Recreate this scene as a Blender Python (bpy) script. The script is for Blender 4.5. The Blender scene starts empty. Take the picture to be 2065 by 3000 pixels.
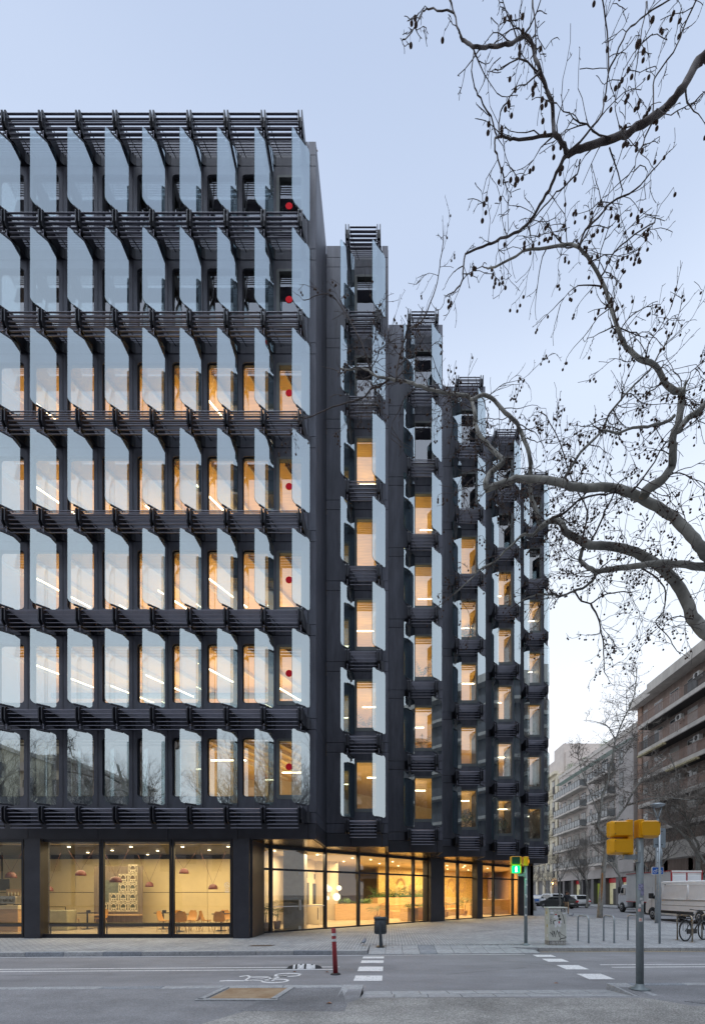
import bpy, bmesh, math, random
from mathutils import Vector, Matrix
R = random.Random(7)
sc = bpy.context.scene
C = sc.collection
E = 1.6                      # eye height above the pavement
rad = math.radians

# ---------------------------------------------------------------- camera
cam_d = bpy.data.cameras.new('camera'); cam = bpy.data.objects.new('camera', cam_d); C.objects.link(cam)
cam.location = (0, 0, E); cam.rotation_euler = (rad(90), 0, 0)
cam_d.sensor_fit = 'HORIZONTAL'; cam_d.sensor_width = 36
cam_d.lens = 36*1301/2065
cam_d.shift_x = -(1140-1032.5)/2065
cam_d.shift_y = (2620-1502)/2065
cam_d.clip_start = .05; cam_d.clip_end = 3000
sc.camera = cam
sc.view_settings.view_transform = 'Standard'; sc.view_settings.look = 'None'
sc.view_settings.gamma = 1; sc.view_settings.exposure = .58; sc.view_settings.use_curve_mapping = False
sc.cycles.use_denoising = True
sc.cycles.max_bounces = 10; sc.cycles.transparent_max_bounces = 16; sc.cycles.glossy_bounces = 6; sc.cycles.diffuse_bounces = 3
sc.cycles.sample_clamp_indirect = 4
sc.cycles.caustics_reflective = False; sc.cycles.caustics_refractive = False

# ---------------------------------------------------------------- sky: clear dusk, pale at the horizon
W_ = bpy.data.worlds.new('World'); sc.world = W_; W_.use_nodes = True
nt = W_.node_tree; bg = nt.nodes['Background']
tc = nt.nodes.new('ShaderNodeTexCoord'); sp = nt.nodes.new('ShaderNodeSeparateXYZ'); rp = nt.nodes.new('ShaderNodeValToRGB')
nt.links.new(tc.outputs['Generated'], sp.inputs[0]); nt.links.new(sp.outputs['Z'], rp.inputs[0])
cr = rp.color_ramp; cr.interpolation = 'EASE'
stops = [(0, (.82, .81, .82)), (.25, (.80, .82, .86)), (.52, (.69, .745, .82)), (.72, (.53, .60, .72)), (.82, (.415, .485, .62)), (.90, (.37, .44, .58)), (1, (.32, .39, .52))]
cr.elements[0].position = 0; cr.elements[0].color = (*stops[0][1], 1)
cr.elements[1].position = 1; cr.elements[1].color = (*stops[-1][1], 1)
for p, c in stops[1:-1]:
    e = cr.elements.new(p); e.color = (*c, 1)
sky = nt.nodes.new('ShaderNodeTexSky'); sky.sky_type = 'NISHITA'; sky.sun_disc = False
sky.sun_elevation = rad(81); sky.sun_rotation = rad(215); sky.air_density = 1.2; sky.dust_density = .6
sk = nt.nodes.new('ShaderNodeVectorMath'); sk.operation = 'SCALE'; sk.inputs['Scale'].default_value = .10
nt.links.new(sky.outputs[0], sk.inputs[0])
mx = nt.nodes.new('ShaderNodeMix'); mx.data_type = 'RGBA'; mx.inputs[0].default_value = .12
nt.links.new(rp.outputs[0], mx.inputs[6]); nt.links.new(sk.outputs[0], mx.inputs[7])
nt.links.new(mx.outputs[2], bg.inputs[0]); bg.inputs[1].default_value = 1.02
sl = bpy.data.lights.new('sun', 'SUN'); sl.energy = .95; sl.angle = rad(36); sl.color = (.90, .95, 1)
so = bpy.data.objects.new('sun', sl); C.objects.link(so); so.rotation_euler = (rad(9), 0, rad(-35))   # soft skylight from high behind the viewpoint

# ---------------------------------------------------------------- helpers
def PX(x, y, D):
    return Vector(((x-1140)*D/1301, D, E+(2620-y)*D/1301))
WL = {}
def tag(o, label=None, cat=None, group=None, kind=None):
    if label: o['label'] = label
    if cat: o['category'] = cat
    if group: o['group'] = group
    if kind: o['kind'] = kind
    return o
def empty(name, loc=(0, 0, 0), rz=0):
    o = bpy.data.objects.new(name, None); C.objects.link(o); o.location = loc; o.rotation_euler = (0, 0, rz)
    o.empty_display_size = .2; WL[o.name] = Vector(loc); return o
def thing(name, loc, label, cat, group=None, rz=0):
    return tag(empty(name, loc, rz), label, cat, group)
def obj(name, me, mat=None, parent=None, loc=(0, 0, 0), rot=None, world=False):
    o = bpy.data.objects.new(name, me); C.objects.link(o); o.location = loc
    if rot: o.rotation_euler = rot
    if mat is not None and not me.materials:
        for m in (mat if isinstance(mat, (list, tuple)) else [mat]): me.materials.append(m)
    if parent is not None:
        o.parent = parent
        if world: o.matrix_parent_inverse = Matrix.Translation(-WL[parent.name])
        WL[o.name] = Vector(loc) if world else WL.get(parent.name, Vector())+Vector(loc)
    else: WL[o.name] = Vector(loc)
    return o
class MB:
    def __init__(s): s.v = []; s.f = []; s.m = []; s.sm = []
    def add(s, vs, fs, mi=0, smooth=False):
        b = len(s.v); s.v += [tuple(v) for v in vs]; s.f += [tuple(b+i for i in f) for f in fs]
        s.m += [mi]*len(fs); s.sm += [smooth]*len(fs); return s
    def box(s, x0, x1, y0, y1, z0, z1, mi=0):
        if x0 > x1: x0, x1 = x1, x0
        if y0 > y1: y0, y1 = y1, y0
        if z0 > z1: z0, z1 = z1, z0
        return s.add([(x0,y0,z0),(x1,y0,z0),(x1,y1,z0),(x0,y1,z0),(x0,y0,z1),(x1,y0,z1),(x1,y1,z1),(x0,y1,z1)],
            [(0,3,2,1),(4,5,6,7),(0,1,5,4),(1,2,6,5),(2,3,7,6),(3,0,4,7)], mi)
    def obox(s, c, ax, ay, az, mi=0):     # oriented box: centre and three half vectors
        c, ax, ay, az = map(Vector, (c, ax, ay, az))
        vs = [c+sx*ax+sy*ay+sz*az for sz in (-1,1) for sx, sy in ((-1,-1),(1,-1),(1,1),(-1,1))]
        return s.add(vs, [(0,3,2,1),(4,5,6,7),(0,1,5,4),(1,2,6,5),(2,3,7,6),(3,0,4,7)], mi)
    def bar(s, a, b, w, h=None, up=(0,0,1), mi=0):
        a, b = Vector(a), Vector(b); d = b-a; L = d.length; d.normalize(); h = h or w
        u = Vector(up)
        if abs(d.dot(u)) > .98: u = Vector((0, 1, 0))
        sx = d.cross(u).normalized(); uu = sx.cross(d)
        return s.obox((a+b)/2, d*L/2, sx*w/2, uu*h/2, mi)
    def prism(s, poly, z0, z1, mi=0, caps=True):
        n = len(poly)
        ar = sum(poly[i][0]*poly[(i+1) % n][1]-poly[(i+1) % n][0]*poly[i][1] for i in range(n))
        if ar < 0: poly = poly[::-1]
        vs = [(x, y, z0) for x, y in poly]+[(x, y, z1) for x, y in poly]
        fs = [(i, (i+1) % n, n+(i+1) % n, n+i) for i in range(n)]
        if caps: fs += [tuple(range(n))[::-1], tuple(range(n, 2*n))]
        return s.add(vs, fs, mi)
    def tube(s, pts, rs, n=6, mi=0, caps=True, smooth=True):
        pts = [Vector(p) for p in pts]
        if not isinstance(rs, (list, tuple)): rs = [rs]*len(pts)
        vs = []; prev = None
        for i, p in enumerate(pts):
            d = (pts[min(i+1, len(pts)-1)]-pts[max(i-1, 0)])
            if d.length < 1e-9: d = Vector((0, 0, 1))
            d.normalize()
            if prev is None:
                a = d.orthogonal().normalized()
            else:
                a = prev-d*prev.dot(d)
                a = a.normalized() if a.length > 1e-6 else d.orthogonal().normalized()
            prev = a; b = d.cross(a)
            for k in range(n):
                t = 2*math.pi*k/n
                vs.append(p+(a*math.cos(t)+b*math.sin(t))*rs[i])
        fs = []
        for i in range(len(pts)-1):
            for k in range(n):
                fs.append((i*n+k, i*n+(k+1) % n, (i+1)*n+(k+1) % n, (i+1)*n+k))
        if caps: fs += [tuple(range(n))[::-1], tuple((len(pts)-1)*n+k for k in range(n))]
        return s.add(vs, fs, mi, smooth)
    def lathe(s, prof, n=12, c=(0,0,0), mi=0, smooth=True):
        vs = []
        for r, z in prof:
            for k in range(n):
                t = 2*math.pi*k/n; vs.append((c[0]+r*math.cos(t), c[1]+r*math.sin(t), c[2]+z))
        fs = [(i*n+k, i*n+(k+1) % n, (i+1)*n+(k+1) % n, (i+1)*n+k) for i in range(len(prof)-1) for k in range(n)]
        fs += [tuple(range(n))[::-1], tuple((len(prof)-1)*n+k for k in range(n))]
        return s.add(vs, fs, mi, smooth)
    def ribbon(s, pts, w, f, mi=0, t=.002):    # flat stroke, f maps (u,v)->3D ; joins are mitred
        P = [Vector((p[0], p[1])) for p in pts]; L = []; Rr = []
        for i, p in enumerate(P):
            d = (P[min(i+1, len(P)-1)]-P[max(i-1, 0)]).normalized(); nrm = Vector((-d.y, d.x))*w/2
            L.append(f(*(p+nrm))); Rr.append(f(*(p-nrm)))
        vs = L+Rr; n = len(P)
        return s.add(vs, [(i, n+i, n+i+1, i+1) for i in range(n-1)], mi)
    def mesh(s, name='mesh'):
        me = bpy.data.meshes.new(name); me.from_pydata(s.v, [], s.f)
        me.polygons.foreach_set('material_index', s.m); me.polygons.foreach_set('use_smooth', s.sm)
        me.update(); return me
    def build(s, name, mat, parent=None, **k):
        return obj(name, s.mesh(name), mat, parent, **k)
def bevel(me, w, seg=2, angle=30):
    bm = bmesh.new(); bm.from_mesh(me)
    bmesh.ops.remove_doubles(bm, verts=bm.verts, dist=1e-5)
    bmesh.ops.recalc_face_normals(bm, faces=bm.faces)
    es = [e for e in bm.edges if len(e.link_faces) == 2 and e.calc_face_angle(0) > rad(angle)]
    bmesh.ops.bevel(bm, geom=es, offset=w, segments=seg, profile=.5, affect='EDGES', clamp_overlap=True)
    for f in bm.faces: f.smooth = False
    bm.to_mesh(me); bm.free(); return me
def rrect(x0, x1, z0, z1, r, n=4):      # rounded rectangle outline, counter-clockwise
    pts = []
    if not isinstance(r, (list, tuple)): r = (r,)*4
    for (cx, cz, a0, rr) in ((x1-r[0], z0+r[0], -90, r[0]), (x1-r[1], z1-r[1], 0, r[1]), (x0+r[2], z1-r[2], 90, r[2]), (x0+r[3], z0+r[3], 180, r[3])):
        if rr < 1e-4: pts.append((cx, cz)); continue
        for k in range(n+1):
            a = rad(a0+90*k/n); pts.append((cx+rr*math.cos(a), cz+rr*math.sin(a)))
    return pts
def copy_tree(o, parent=None):
    c = o.copy(); C.objects.link(c); c.parent = parent
    if parent is not None: c.matrix_parent_inverse = o.matrix_parent_inverse.copy()
    for ch in list(o.children): copy_tree(ch, c)
    return c
def dup(o, loc, rz=None, label=None):
    c = copy_tree(o); c.location = loc; WL[c.name] = Vector(loc)
    if rz is not None: c.rotation_euler = (0, 0, rz)
    if label: c['label'] = label
    return c

# ---------------------------------------------------------------- materials
def N(nt, t, **k):
    n = nt.nodes.new(t)
    for a, b in k.items(): setattr(n, a, b)
    return n
def mat(name, col, rough=.6, metal=0, var=.12, scale=3, bump=0, bscale=60, col2=None, spec=.5, emit=None, estr=0, stretch=None, coat=0):
    m = bpy.data.materials.new(name); m.use_nodes = True; t = m.node_tree; b = t.nodes['Principled BSDF']
    b.inputs['Roughness'].default_value = rough; b.inputs['Metallic'].default_value = metal
    b.inputs['Specular IOR Level'].default_value = spec; b.inputs['Coat Weight'].default_value = coat
    if emit: b.inputs['Emission Color'].default_value = (*emit, 1); b.inputs['Emission Strength'].default_value = estr
    tc = N(t, 'ShaderNodeTexCoord'); src = tc.outputs['Object']
    if stretch:
        mp = N(t, 'ShaderNodeMapping'); mp.inputs['Scale'].default_value = stretch; t.links.new(src, mp.inputs[0]); src = mp.outputs[0]
    if var or col2:
        n = N(t, 'ShaderNodeTexNoise'); n.inputs['Scale'].default_value = scale; n.inputs['Detail'].default_value = 6; n.inputs['Roughness'].default_value = .65
        t.links.new(src, n.inputs['Vector'])
        r = N(t, 'ShaderNodeValToRGB'); t.links.new(n.outputs['Fac'], r.inputs[0])
        c2 = col2 or tuple(c*(1+var) for c in col); c1 = col if col2 else tuple(c*(1-var) for c in col)
        r.color_ramp.elements[0].position = .35; r.color_ramp.elements[1].position = .65
        r.color_ramp.elements[0].color = (*c1, 1); r.color_ramp.elements[1].color = (*c2, 1)
        t.links.new(r.outputs[0], b.inputs['Base Color'])
    else: b.inputs['Base Color'].default_value = (*col, 1)
    if bump:
        n2 = N(t, 'ShaderNodeTexNoise'); n2.inputs['Scale'].default_value = bscale; n2.inputs['Detail'].default_value = 3
        t.links.new(src, n2.inputs['Vector'])
        bp = N(t, 'ShaderNodeBump'); bp.inputs['Strength'].default_value = bump; bp.inputs['Distance'].default_value = .01
        t.links.new(n2.outputs['Fac'], bp.inputs['Height']); t.links.new(bp.outputs[0], b.inputs['Normal'])
    return m
def emis(name, col, s):
    m = bpy.data.materials.new(name); m.use_nodes = True; t = m.node_tree; t.nodes.clear()
    e = N(t, 'ShaderNodeEmission'); e.inputs[0].default_value = (*col, 1); e.inputs[1].default_value = s
    o = N(t, 'ShaderNodeOutputMaterial'); t.links.new(e.outputs[0], o.inputs[0]); return m
def glass(name, refl, tint=(1,1,1), gtint=(1,1,1), wave=0, fres=.0):
    m = bpy.data.materials.new(name); m.use_nodes = True; t = m.node_tree; t.nodes.clear()
    a = N(t, 'ShaderNodeBsdfTransparent'); a.inputs[0].default_value = (*tint, 1)
    g = N(t, 'ShaderNodeBsdfGlossy'); g.inputs['Roughness'].default_value = .0; g.inputs[0].default_value = (*gtint, 1)
    x = N(t, 'ShaderNodeMixShader'); o = N(t, 'ShaderNodeOutputMaterial')
    f = N(t, 'ShaderNodeFresnel'); f.inputs[0].default_value = 1.5
    mr = N(t, 'ShaderNodeMath', operation='MULTIPLY_ADD'); mr.inputs[1].default_value = fres or .8; mr.inputs[2].default_value = refl
    mr.use_clamp = True
    t.links.new(f.outputs[0], mr.inputs[0]); t.links.new(mr.outputs[0], x.inputs[0])
    if wave:
        tc = N(t, 'ShaderNodeTexCoord'); n = N(t, 'ShaderNodeTexNoise'); n.inputs['Scale'].default_value = .9
        t.links.new(tc.outputs['Object'], n.inputs['Vector'])
        bp = N(t, 'ShaderNodeBump'); bp.inputs['Strength'].default_value = wave; bp.inputs['Distance'].default_value = .02
        t.links.new(n.outputs['Fac'], bp.inputs['Height']); t.links.new(bp.outputs[0], g.inputs['Normal'])
    t.links.new(a.outputs[0], x.inputs[1]); t.links.new(g.outputs[0], x.inputs[2]); t.links.new(x.outputs[0], o.inputs[0]); return m
M = {}
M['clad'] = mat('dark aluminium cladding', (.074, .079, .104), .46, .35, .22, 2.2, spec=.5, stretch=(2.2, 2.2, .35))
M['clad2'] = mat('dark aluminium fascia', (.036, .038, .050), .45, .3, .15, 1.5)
M['steel'] = mat('black painted steel', (.020, .022, .031), .40, .4, .1, 3)
M['blade'] = mat('anodised louvre blade', (.21, .215, .27), .42, .3, .1, 3)
M['winframe'] = mat('grey green window frame', (.12, .135, .14), .45, .2, .08, 3)
M['fin'] = glass('solar fin glass', .33, (.74, .84, .86), (.84, .94, .98), 0, 1.7)
M['fin_edge'] = mat('glass edge green', (.05, .12, .12), .2, 0, .05)
M['pane'] = glass('window glass', .26, (.92, .92, .9), (1, 1, 1), .10)
M['shop'] = glass('shop window glass', .07, (.95, .96, .93), (1, 1, 1), .03, .9)
M['soffit'] = mat('bronze metal soffit', (.22, .15, .08), .22, .85, .15, 1.2)
M['ceil'] = mat('warm wood ceiling', (.70, .43, .12), .6, 0, .12, 1.5, stretch=(1, 8, 1))
M['core'] = mat('warm plaster wall', (.72, .58, .36), .8, 0, .05)
M['darkroom'] = mat('unlit ceiling', (.12, .11, .11), .8, 0, .2, .6)  # lack of light in the top rooms put into the ceiling colour
M['led'] = emis('led strip light', (1, .80, .48), 8)
M['spot'] = emis('downlight', (1, .80, .46), 6)
M['red'] = mat('red dot film', (.85, .008, .025), .9, 0, 0)
M['asph'] = mat('road asphalt', (.235, .235, .25), .85, 0, .10, .8, .5, 160)
M['asph2'] = mat('older pavement asphalt', (.225, .227, .24), .85, 0, .16, .9, .6, 120)
def speckle(m, lo, hi, scale, amt=.5):
    t = m.node_tree; b = t.nodes['Principled BSDF']; l = b.inputs['Base Color'].links[0].from_socket
    tc = N(t, 'ShaderNodeTexCoord'); v = N(t, 'ShaderNodeTexVoronoi'); v.inputs['Scale'].default_value = scale
    t.links.new(tc.outputs['Object'], v.inputs['Vector'])
    r = N(t, 'ShaderNodeValToRGB'); sx = N(t, 'ShaderNodeSeparateColor'); t.links.new(v.outputs['Color'], sx.inputs[0]); t.links.new(sx.outputs[0], r.inputs[0])
    r.color_ramp.elements[0].color = (lo, lo, lo, 1); r.color_ramp.elements[1].color = (hi, hi, hi, 1)
    r.color_ramp.elements[0].position = .3; r.color_ramp.elements[1].position = .95
    n = N(t, 'ShaderNodeTexNoise'); n.inputs['Scale'].default_value = .35; n.inputs['Detail'].default_value = 4
    mp = N(t, 'ShaderNodeMapping'); mp.inputs['Scale'].default_value = (.5, 2.4, 1); t.links.new(tc.outputs['Object'], mp.inputs[0]); t.links.new(mp.outputs[0], n.inputs['Vector']); n.inputs['Detail'].default_value = 7; n.inputs['Roughness'].default_value = .65
    mr = N(t, 'ShaderNodeMapRange'); mr.inputs[1].default_value = .3; mr.inputs[2].default_value = .7; mr.inputs[3].default_value = .74; mr.inputs[4].default_value = 1.18
    t.links.new(n.outputs['Fac'], mr.inputs[0])
    x = N(t, 'ShaderNodeMix', data_type='RGBA', blend_type='MULTIPLY'); x.inputs[0].default_value = amt
    t.links.new(l, x.inputs[6]); t.links.new(r.outputs[0], x.inputs[7])
    y = N(t, 'ShaderNodeVectorMath', operation='SCALE'); t.links.new(x.outputs[2], y.inputs[0]); t.links.new(mr.outputs[0], y.inputs['Scale'])
    t.links.new(y.outputs[0], b.inputs['Base Color'])
speckle(M['asph'], .85, 1.25, 90, .7); speckle(M['asph2'], .8, 1.35, 80, .7)
M['asph3'] = mat('gravelly worn asphalt', (.28, .275, .265), .9, 0, .22, 1.2, .9, 90); speckle(M['asph3'], .7, 1.6, 75, .8)
M['asph4'] = mat('dark asphalt patch', (.18, .183, .195), .85, 0, .2, 1.1, .8, 110); speckle(M['asph4'], .75, 1.5, 80, .8)
M['granite'] = mat('grey granite', (.36, .37, .385), .75, 0, .15, 9, .3, 150, spec=.3); speckle(M['granite'], .75, 1.35, 120, .8)
M['granite2'] = mat('darker granite', (.25, .27, .30), .7, 0, .15, 9, .3, 150, spec=.3); speckle(M['granite2'], .75, 1.35, 120, .8)
def worn_paint(name, col, under=(.13,.13,.14)):
    m = mat(name, col, .7, 0, 0); t = m.node_tree; b = t.nodes['Principled BSDF']
    tc = N(t, 'ShaderNodeTexCoord'); n = N(t, 'ShaderNodeTexNoise'); n.inputs['Scale'].default_value = 22; n.inputs['Detail'].default_value = 8; n.inputs['Roughness'].default_value = .8
    t.links.new(tc.outputs['Object'], n.inputs['Vector']); r = N(t, 'ShaderNodeValToRGB'); t.links.new(n.outputs['Fac'], r.inputs[0])
    r.color_ramp.elements[0].position = .36; r.color_ramp.elements[0].color = (*under, 1)
    r.color_ramp.elements[1].position = .47; r.color_ramp.elements[1].color = (*col, 1)
    t.links.new(r.outputs[0], b.inputs['Base Color']); return m
M['paint'] = worn_paint('worn white road paint', (.74, .74, .75)); M['ypaint'] = worn_paint('worn yellow road paint', (.55, .40, .18))
def pavers(name, c1, c2, mort, w, h, rz=0, off=.5):
    m = mat(name, c1, .85, 0, 0); t = m.node_tree; b = t.nodes['Principled BSDF']
    tc = N(t, 'ShaderNodeTexCoord'); mp = N(t, 'ShaderNodeMapping'); mp.inputs['Rotation'].default_value = (0, 0, rz)
    t.links.new(tc.outputs['Object'], mp.inputs[0])
    k = N(t, 'ShaderNodeTexBrick'); k.offset = off; t.links.new(mp.outputs[0], k.inputs['Vector'])
    k.inputs['Color1'].default_value = (*c1, 1); k.inputs['Color2'].default_value = (*c2, 1); k.inputs['Mortar'].default_value = (*mort, 1)
    k.inputs['Scale'].default_value = 1; k.inputs['Mortar Size'].default_value = .008; k.inputs['Brick Width'].default_value = w; k.inputs['Row Height'].default_value = h
    n = N(t, 'ShaderNodeTexNoise'); n.inputs['Scale'].default_value = .7; n.inputs['Detail'].default_value = 8; n.inputs['Roughness'].default_value = .7
    t.links.new(tc.outputs['Object'], n.inputs['Vector'])
    mr = N(t, 'ShaderNodeMapRange'); mr.inputs[1].default_value = .3; mr.inputs[2].default_value = .7; mr.inputs[3].default_value = .72; mr.inputs[4].default_value = 1.22
    t.links.new(n.outputs['Fac'], mr.inputs[0])
    y = N(t, 'ShaderNodeVectorMath', operation='SCALE'); t.links.new(k.outputs['Color'], y.inputs[0]); t.links.new(mr.outputs[0], y.inputs['Scale'])
    t.links.new(y.outputs[0], b.inputs['Base Color'])
    bp = N(t, 'ShaderNodeBump'); bp.inputs['Strength'].default_value = .5; bp.inputs['Distance'].default_value = .008; bp.invert = True
    t.links.new(k.outputs['Fac'], bp.inputs['Height']); t.links.new(bp.outputs[0], b.inputs['Normal']); return m
M['paver'] = pavers('grey concrete pavers', (.40, .415, .43), (.31, .325, .34), (.13, .13, .14), .2, .1, rad(90))
M['brick'] = pavers('brown brick', (.42, .31, .26), (.34, .24, .20), (.40, .37, .33), .25, .07)
# ================================================================ THE GROUND
def fark(x): return 12.42+.045*x          # far kerb line
def neark(x): return 7.75+.03*x           # near kerb line
def road(name, me, m, **k): return tag(obj(name, me, m, **k), kind='structure')
road('road', MB().add([(-300,-300,-.12),(300,-300,-.12),(300,600,-.12),(-300,600,-.12)], [(0,1,2,3)]).mesh(), M['asph'])
# raised pavement of the office block and its far side
KX = 14.85
X0c, X1c = -.05, 3.75                      # far dropped kerb
def strip(mb, xs, f0, f1, z0, z1=None, mi=0):
    z1 = z0 if z1 is None else z1
    for a, b in zip(xs[:-1], xs[1:]):
        mb.add([(a, f0(a), z0), (b, f0(b), z0), (b, f1(b), z1), (a, f1(a), z1)], [(0,1,2,3)], mi)
pv = MB()
kw = .2
pv.prism([(-80, fark(-80)+kw), (X0c-.55, fark(X0c-.55)+kw), (X0c-.55, fark(0)+1.25), (X1c+.6, fark(3.7)+1.25), (X1c+.6, fark(4)+.45+kw), (9.6, 12.95+.12+kw), (KX-kw, 18.6), (KX-kw, 160), (-80, 160)], -.4, 0)
ramp_ = ([(X0c-.55, fark(0)+kw, 0), (X0c, fark(0)+.02, -.11), (X1c, fark(3.7)+.02, -.11), (X1c+.6, fark(4)+.45+kw, 0), (X1c+.6, fark(3.7)+1.25, 0.0), (X0c-.55, fark(0)+1.25, 0.0)])
pave = road('pavement', pv.mesh(), M['paver'])
def kerbrun(parent, a, b, w, z0, z1, m, step=1.05, name='kerb_stone', inward=1):
    a, b = Vector(a), Vector(b); L = (b-a).length; d = (b-a).normalized(); n = Vector((-d.y, d.x))*inward
    k = max(1, round(L/step)); s = L/k
    for i in range(k):
        c = a+d*(s*(i+.5))+n*w/2
        mb = MB().obox((c.x, c.y, (z0+z1)/2), (d.x*(s/2-.004), d.y*(s/2-.004), 0), (n.x*w/2, n.y*w/2, 0), (0, 0, (z1-z0)/2+R.uniform(-.0015, .0015)))
        me = bevel(mb.mesh(), .012, 1)
        obj(name, me, m if R.random() < .8 else M['granite2'], parent)
kerb = road('kerb', MB().box(-79,-14.2,fark(-14)-1.2,fark(-14)-1.0,-.4,-.2).mesh(), M['granite'])
kerbrun(kerb, (-16, fark(-16)), (X0c-.55, fark(X0c-.55)), kw, -.3, .004, M['granite'])
kerbrun(kerb, (X1c+.62, fark(4.2)+.42), (9.6, 12.95+.11), kw, -.3, .004, M['granite'])
kerbrun(kerb, (9.62, 13.07), (KX, 18.6), kw, -.3, .004, M['granite'])
kerbrun(kerb, (KX, 18.6), (KX, 62), kw, -.3, .004, M['granite'], 1.4)
# dropped kerb slabs, far side: two sloping rows
def slabs(parent, xs, f0, f1, z0, z1, th=.06, name='granite_slab', skew=0, dark=()):
    for i, (a, b) in enumerate(zip(xs[:-1], xs[1:])):
        a += .006; b -= .006
        v = [(a, f0(a), z0), (b, f0(b), z0), (b+skew, f1(b), z1), (a+skew, f1(a), z1)]
        obj(name, MB().add(v+[(x, y, z-th) for x, y, z in v], [(0,1,2,3),(0,4,5,1),(1,5,6,2),(2,6,7,3),(3,7,4,0)]).mesh(),
            M['granite2'] if i in dark else M['granite'], parent)
dk = [X0c-.545+i*.489 for i in range(11)]
slabs(pave, dk, lambda x: fark(x)+.0, lambda x: fark(x)+.62, -.104, -.052, dark=(3,))
slabs(pave, dk, lambda x: fark(x)+.63, lambda x: fark(x*.0+1.0)+1.19, -.051, -.002, dark=(3,))
# wedge stones at the ends of the drop
for (xa, xb) in ((X0c-.53, X0c-.2), ):
    pass
obj('wedge_stone', MB().add([(X1c+.6, fark(4)+.4, .006), (X1c+.6, fark(4)+.4, -.3), (X1c+.1, fark(4)+1.0, -.02), (X1c+.62, fark(4)+1.1, .006), (X1c-.35, fark(4)+.9, -.04)], [(0,1,4),(0,4,3),(4,1,3)]).mesh(), M['granite'], pave)
# near pavement (asphalt) on the camera's side
NX0, NX1 = -.45, 3.85
nv = MB()
nv.prism([(-80, neark(-80)-.2), (NX0, neark(NX0)-.2), (NX0, neark(0)-.95), (NX1+.05, neark(3.8)-.95), (NX1+.05, neark(NX1)-.2), (80, neark(80)-.2), (80, -9), (-80, -9)], -.4, 0)
npave = road('near_pavement', nv.mesh(), M['asph2'])
nk = road('near_kerb', MB().box(-79, -14.2, neark(-14)-1.2, neark(-14)-1.0, -.4, -.2).mesh(), M['granite'])
kerbrun(nk, (-14, neark(-14)), (NX0-.35, neark(NX0-.35)), .2, -.3, .005, M['granite'], 1.0, inward=-1)
kerbrun(nk, (NX1+.35, neark(NX1+.35)), (14, neark(14)), .2, -.3, .005, M['granite'], 1.0, inward=-1)
slabs(npave, [NX0+.02+i*.478 for i in range(10)], lambda x: neark(x)-.42, lambda x: neark(x), -.07, -.11, skew=-.02)
slabs(npave, [NX0-.02+i*.54 for i in range(9)], lambda x: neark(x)-.94, lambda x: neark(x)-.43, -.02, -.07, skew=.02)
for sx, xa, xb in ((-1, NX0-.35, NX0), (1, NX1+.35, NX1)):
    # ramped end block: raised corner wedge falling towards the slabs
    y1, y0 = neark(xa), neark(xa)-.95
    v = [(xa, y1, .006), (xb, y1, .006), (xb, y0, -.012), (xa-.35*(-sx)*-1*0-sx*-.0, y0, .004), (xa, y1, -.3), (xb, y1, -.3), (xb, y0, -.3), (xa, y0, -.3)]
    obj('wedge_stone', MB().add(v, [(0,3,2,1) if sx > 0 else (0,1,2,3),(1,2,6,5),(0,1,5,4),(2,3,7,6),(0,3,7,4)]).mesh(), M['granite'], npave)
# patches of other asphalt, thin raised sheets
def patch(name, poly, z, m, parent=None): return obj(name, MB().prism(poly, z-.02, z).mesh(), m, parent)
patch('asphalt_patch', [(-1.66, neark(-1.66)-.24), (NX0-.36, neark(NX0)-.22), (-.62, 6.4), (-.62, 5.98), (-2.05, 6.02)], .004, M['asph4'], npave)
patch('asphalt_patch', [(-.6, 6.0), (-1.95, 6.0), (-2.75, 4.6), (-2.9, 3.5), (9, 3.5), (9, 5.2), (4.3, 6.3), (3.9, 6.77), (-.4, 6.77), (-.6, 6.45)], .0035, M['asph3'], npave)
patch('asphalt_patch', [(4.35, 6.55), (5.3, 6.65), (9, 7.0), (9, 5.3), (5.5, 5.6)], .0075, M['asph4'], npave)
# tree pit with stone border
pit = road('tree_pit', MB().prism([(-2.72, 6.68), (-1.78, 6.68), (-1.70, 7.44), (-2.66, 7.44)], -.02, .009).mesh(), mat('sandy soil', (.36, .27, .18), .95, 0, .25, 4, .8, 60, col2=(.25, .16, .09)))
for a, b in (((-2.88, 6.62), (-1.66, 6.62)), ((-2.82, 6.62), (-2.74, 7.5)), ((-1.74, 6.62), (-1.64, 7.5))):
    mb = MB().bar((*a, .004), (*b, .004), .09, .03); obj('border_stone', mb.mesh(), M['granite'], pit)
# road markings
def fmark(name, xs, f, w, m, z=-.116):
    mb = MB(); strip(mb, xs, lambda x: f(x)-w/2, lambda x: f(x)+w/2, z); return road(name, mb.mesh(), m)
fmark('lane_line', [-40, -1.15], lambda x: 10.38+.045*x, .075, M['paint'])
fmark('lane_line', [-40, -1.2], lambda x: 10.04+.04*x, .075, M['paint'])
fmark('lane_line', [5.05, 40], lambda x: 10.48+.03*x, .075, M['paint'])
fmark('lane_line', [5.15, 40], lambda x: 10.12+.03*x, .075, M['paint'])
fmark('edge_line', [-40, 3.8], lambda x: fark(x)-.14, .06, M['paint'])
fmark('edge_line', [4.4, 40], lambda x: 12.95+.02*(x-4.4), .06, M['ypaint'])
def dash(x0, x1, y0, y1):
    road('crosswalk_stripe', MB().add([(x0, y0, -.1155), (x1, y0, -.1155), (x1, y1, -.1155), (x0, y1, -.1155)], [(0,1,2,3)]).mesh(), M['paint'])
for y0, y1 in ((8.68, 9.24), (9.76, 10.36), (10.9, 11.32), (11.66, 12.02)): dash(-.70, -.14, y0, y1)
for y0, y1 in ((8.84, 9.44), (9.98, 10.58), (11.1, 11.6), (11.95, 12.35)): dash(3.98, 4.50, y0, y1)
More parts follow.
